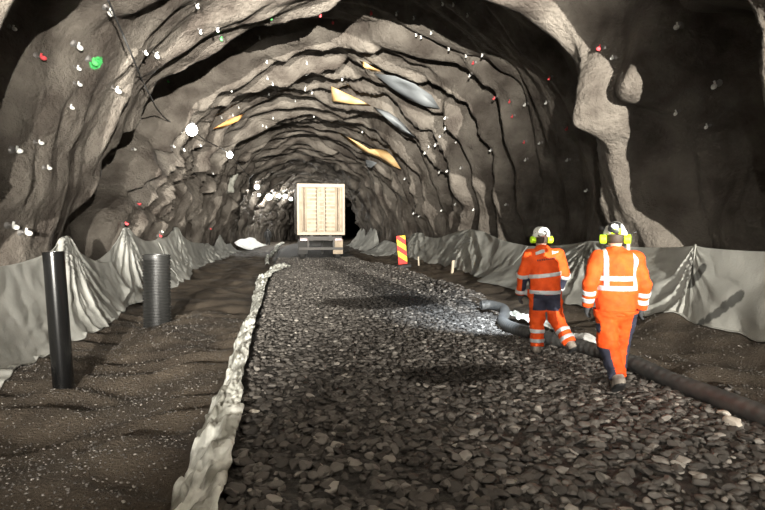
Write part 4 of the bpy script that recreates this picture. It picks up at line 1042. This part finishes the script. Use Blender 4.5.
SHEETS = {
    'a': ('tan_sheet', 'ochre triangular membrane flap hanging from the vault above the trailer', [(1.94, 23.9, 7.71), (2.63, 24.82, 7.67), (3.19, 24.75, 7.41), (3.83, 24.83, 7.15), (2.94, 24.84, 7.21), (2.07, 24.97, 7.33)]),
    'b': ('tan_sheet', 'ochre membrane flap with long thin tail hanging lower right of the trailer vault', [(3.01, 32.33, 7.25), (3.58, 32.3, 6.92), (4.44, 32.66, 6.42), (5.24, 32.09, 6.3), (5.73, 31.91, 6.23), (5.94, 30.59, 5.62), (6.31, 30.47, 5.01), (5.97, 31.91, 5.38), (5.34, 32.39, 5.83), (4.67, 32.57, 6.13), (3.85, 32.63, 6.63)]),
    'c': ('tan_sheet', 'small ochre sliver of membrane beside the grey flap in the vault', [(2.75, 20.71, 7.86), (3.04, 20.65, 7.72), (3.47, 20.35, 7.44), (3.24, 21.0, 7.6), (2.89, 20.66, 7.64)]),
    'd': ('grey_sheet', 'large grey membrane flap hanging in the right side of vault', [(3.34, 21.18, 7.58), (3.99, 20.35, 7.28), (4.74, 20.35, 7.03), (5.51, 20.96, 6.8), (5.87, 20.98, 6.29), (5.29, 21.05, 6.4), (4.7, 21.38, 6.71), (4.02, 21.11, 7.04)]),
    'e': ('orange_sheet', 'orange membrane strip on the left of the vault above the second lamp', [(-2.98, 24.75, 5.92), (-2.44, 25.58, 6.47), (-1.67, 25.54, 6.79), (-2.01, 25.5, 6.43), (-2.7, 25.56, 6.11)]),
    'f': ('grey_sheet', 'narrow grey membrane strip trailing from the ochre triangle in vault', [(3.8, 24.36, 7.0), (4.44, 24.24, 6.79), (5.06, 24.19, 6.37), (5.51, 23.45, 5.57), (5.02, 24.47, 6.07), (4.34, 24.15, 6.51)]),
    'g': ('grey_sheet', 'small grey membrane scrap below the ochre flap with the tail', [(4.97, 34.67, 5.98), (5.27, 34.19, 5.87), (5.56, 34.07, 5.74), (5.27, 34.64, 5.49), (5.09, 35.54, 5.71)]),
}
CABLE = [(-3.12, 11.0, 5.83), (-3.11, 11.7, 5.57), (-3.06, 12.4, 5.21), (-3.41, 14.6, 5.32), (-3.39, 15.3, 5.12), (-3.91, 18.69, 5.43), (-3.88, 20.42, 5.38), (-3.44, 21.75, 5.42), (-3.11, 23.25, 5.22), (-2.79, 29.0, 5.48), (-2.67, 39.22, 5.56), (-2.22, 46.32, 5.16)]
#BAKED-END

# ------------------------------------------------------------------ things fixed to the rock
def on_rock(y, a):
    e = .06
    p = T(np.array([y]), np.array([a]))[0]
    u = T(np.array([y + e]), np.array([a]))[0] - T(np.array([y - e]), np.array([a]))[0]
    v = T(np.array([y]), np.array([a + e / ARC]))[0] - T(np.array([y]), np.array([a - e / ARC]))[0]
    n = np.cross(u, v); n /= np.linalg.norm(n)
    x, z, nx, nz = base(np.array([a]))
    inn = np.array([nx[0], 0, nz[0]])
    if n @ inn < 0: n = -n
    return p, (n * .5 + inn * .5) / np.linalg.norm(n * .5 + inn * .5), inn
def bolt_protos():
    m = MB(); m.lathe([(.075, 0), (.075, .012), (.04, .035), (.02, .04), (.014, .06), (.014, .19), (.0, .2)], n=10)
    rod = m.build('rock_bolt', M['bolt'], None, smooth=False).data
    caps = {}
    for k in ('white', 'red', 'green'):
        m = MB(); m.lathe([(.02, .12), (.04, .13), (.045, .17), (.03, .215), (.0, .225)], n=10)
        m.box((.035, 0, .11), (.09, .022, .03))
        caps[k] = m.build('end_cap', M['cap_' + k], None, smooth=False).data
    for ob in [o for o in bpy.data.objects if o.data in [rod] + list(caps.values())]: bpy.data.objects.remove(ob)
    return rod, caps
ROD, CAPS = bolt_protos()
for y, a, colour, size, label, group in BOLTS:
    p, n, inn = on_rock(y, a)
    o = bpy.data.objects.new('rock_bolt', ROD); COL.objects.link(o)
    q = Vector(n).to_track_quat('Z', 'X'); o.rotation_mode = 'QUATERNION'; o.rotation_quaternion = q
    o.location = Vector(p) - Vector(n) * .03; o.scale = (size * .65,) * 3
    c = bpy.data.objects.new('end_cap', CAPS[colour]); COL.objects.link(c); c.parent = o
    tag(o, label, 'rock bolt', group)
for y, a, bulb, r, label in LAMPS:
    p, n, inn = on_rock(y, a)
    root = empty('work_lamp', bulb); tag(root, label, 'lamp', 'work lamps along the left wall')
    foot = Vector(p) - Vector(bulb); h = Vector((0, 0, 0)); up_ = Vector((0, 0, r * 1.3))
    m = MB(); m.tube([tuple(foot * 1.1), tuple(foot * .5 + up_ * .8), tuple(up_)], .02, 8); m.build('bracket', M['lamp_body'], root, smooth=True)
    m = MB(); m.lathe([(.0, -.02), (r * .5, -.02), (r * .6, .06), (r * .2, .12), (0, .12)], tuple(h + Vector((0, 0, r * .9))), 16); m.build('housing', M['lamp_body'], root, smooth=True)
    m = MB(); m.lathe([(r * math.sin(t), -r * math.cos(t)) for t in np.linspace(0.01, math.pi - .01, 12)], tuple(h), 16); m.build('bulb', M['lamp_lens_strong' if bulb[1] > 40 else 'lamp_lens'], root, smooth=True)
for nm, (material, label, outline) in SHEETS.items():
    P = np.array(outline)                         # 3-D outline of a torn flap, top edge first
    c = P.mean(0); m = MB()
    n_ = len(P); V = [tuple(c + (.06 * np.array([.3, -1, 0])))] + [tuple(p) for p in P]
    # two rings so that the flap buckles
    mid = [tuple((p + c) / 2 + np.array([.05 * math.sin(i * 2.1), -.07 * math.cos(i * 1.7), .03])) for i, p in enumerate(P)]
    V = V + mid
    Fs = [(0, 1 + n_ + i, 1 + n_ + (i + 1) % n_) for i in range(n_)] + [(1 + n_ + i, 1 + i, 1 + (i + 1) % n_, 1 + n_ + (i + 1) % n_) for i in range(n_)]
    m.add(V, Fs); o = m.build('membrane_sheet', M[material], None, smooth=True)
    s = o.modifiers.new('thickness', 'SOLIDIFY'); s.thickness = .02
    tag(o, label, 'membrane')
if CABLE:
    pts = CABLE
    cp = catmull(pts, np.linspace(0, 1, len(pts) * 8)); m = MB(); m.tube([tuple(p) for p in cp], .02, 6)
    tag(m.build('power_cable', M['cable'], None, smooth=True), 'thin black power cable strung along the upper left wall to the lamps', 'cable')

# ------------------------------------------------------------------ light
def spot(name, loc, aim, power, angle, blend, radius, col=(1, .95, .86)):
    l = bpy.data.lights.new(name, 'SPOT'); l.energy = power; l.spot_size = R(angle); l.spot_blend = blend; l.shadow_soft_size = radius; l.color = col
    o = bpy.data.objects.new(name, l); COL.objects.link(o); o.location = loc
    o.rotation_euler = (Vector(aim) - Vector(loc)).to_track_quat('-Z', 'Y').to_euler(); return o
spot('floodlight', (-3.3, -13, 3.0), (-2.6, 14, 9.3), 175000, 48, 1., .08)
spot('floodlight', (4.7, -13, 3.3), (4.2, 14, 10.2), 140000, 56, 1., .08)
spot('work_light', (-1.3, -3.5, 2.0), (3.9, 6.0, 1.35), 2250, 32, 1., .06)  # unseen fill, added behind the camera to light workers and right cloth
spot('work_light', (-1.5, -3.5, 2.0), (-1.9, 9.5, 2.0), 18000, 36, 1., .06)  # second added fill out of view, brightens left ditch, pipes and cloth
spot('helmet_beam', (3.5, 7.45, 1.62), (3.6, 10.0, .0), 1700, 62, 1., .03, (.8, .9, 1.))
w = bpy.data.worlds.new('tunnel_dark'); SC.world = w; w.use_nodes = True
w.node_tree.nodes['Background'].inputs[0].default_value = (.5, .55, .6, 1); w.node_tree.nodes['Background'].inputs[1].default_value = .0

# ------------------------------------------------------------------ camera
cam = bpy.data.cameras.new('camera'); cam.sensor_width = 36; cam.lens = 560 / 765 * 36; cam.clip_end = 400; cam.clip_start = .05
co = bpy.data.objects.new('camera', cam); COL.objects.link(co)
yaw = math.atan(97 / 560); pit = -math.atan(26 / 560)
co.location = (0, 0, 1.7); co.rotation_euler = (math.pi / 2 + pit, 0, -yaw)
SC.camera = co
vs = SC.view_settings; vs.view_transform = 'Standard'; vs.look = 'None'; vs.gamma = 1; vs.use_curve_mapping = False; vs.exposure = 0
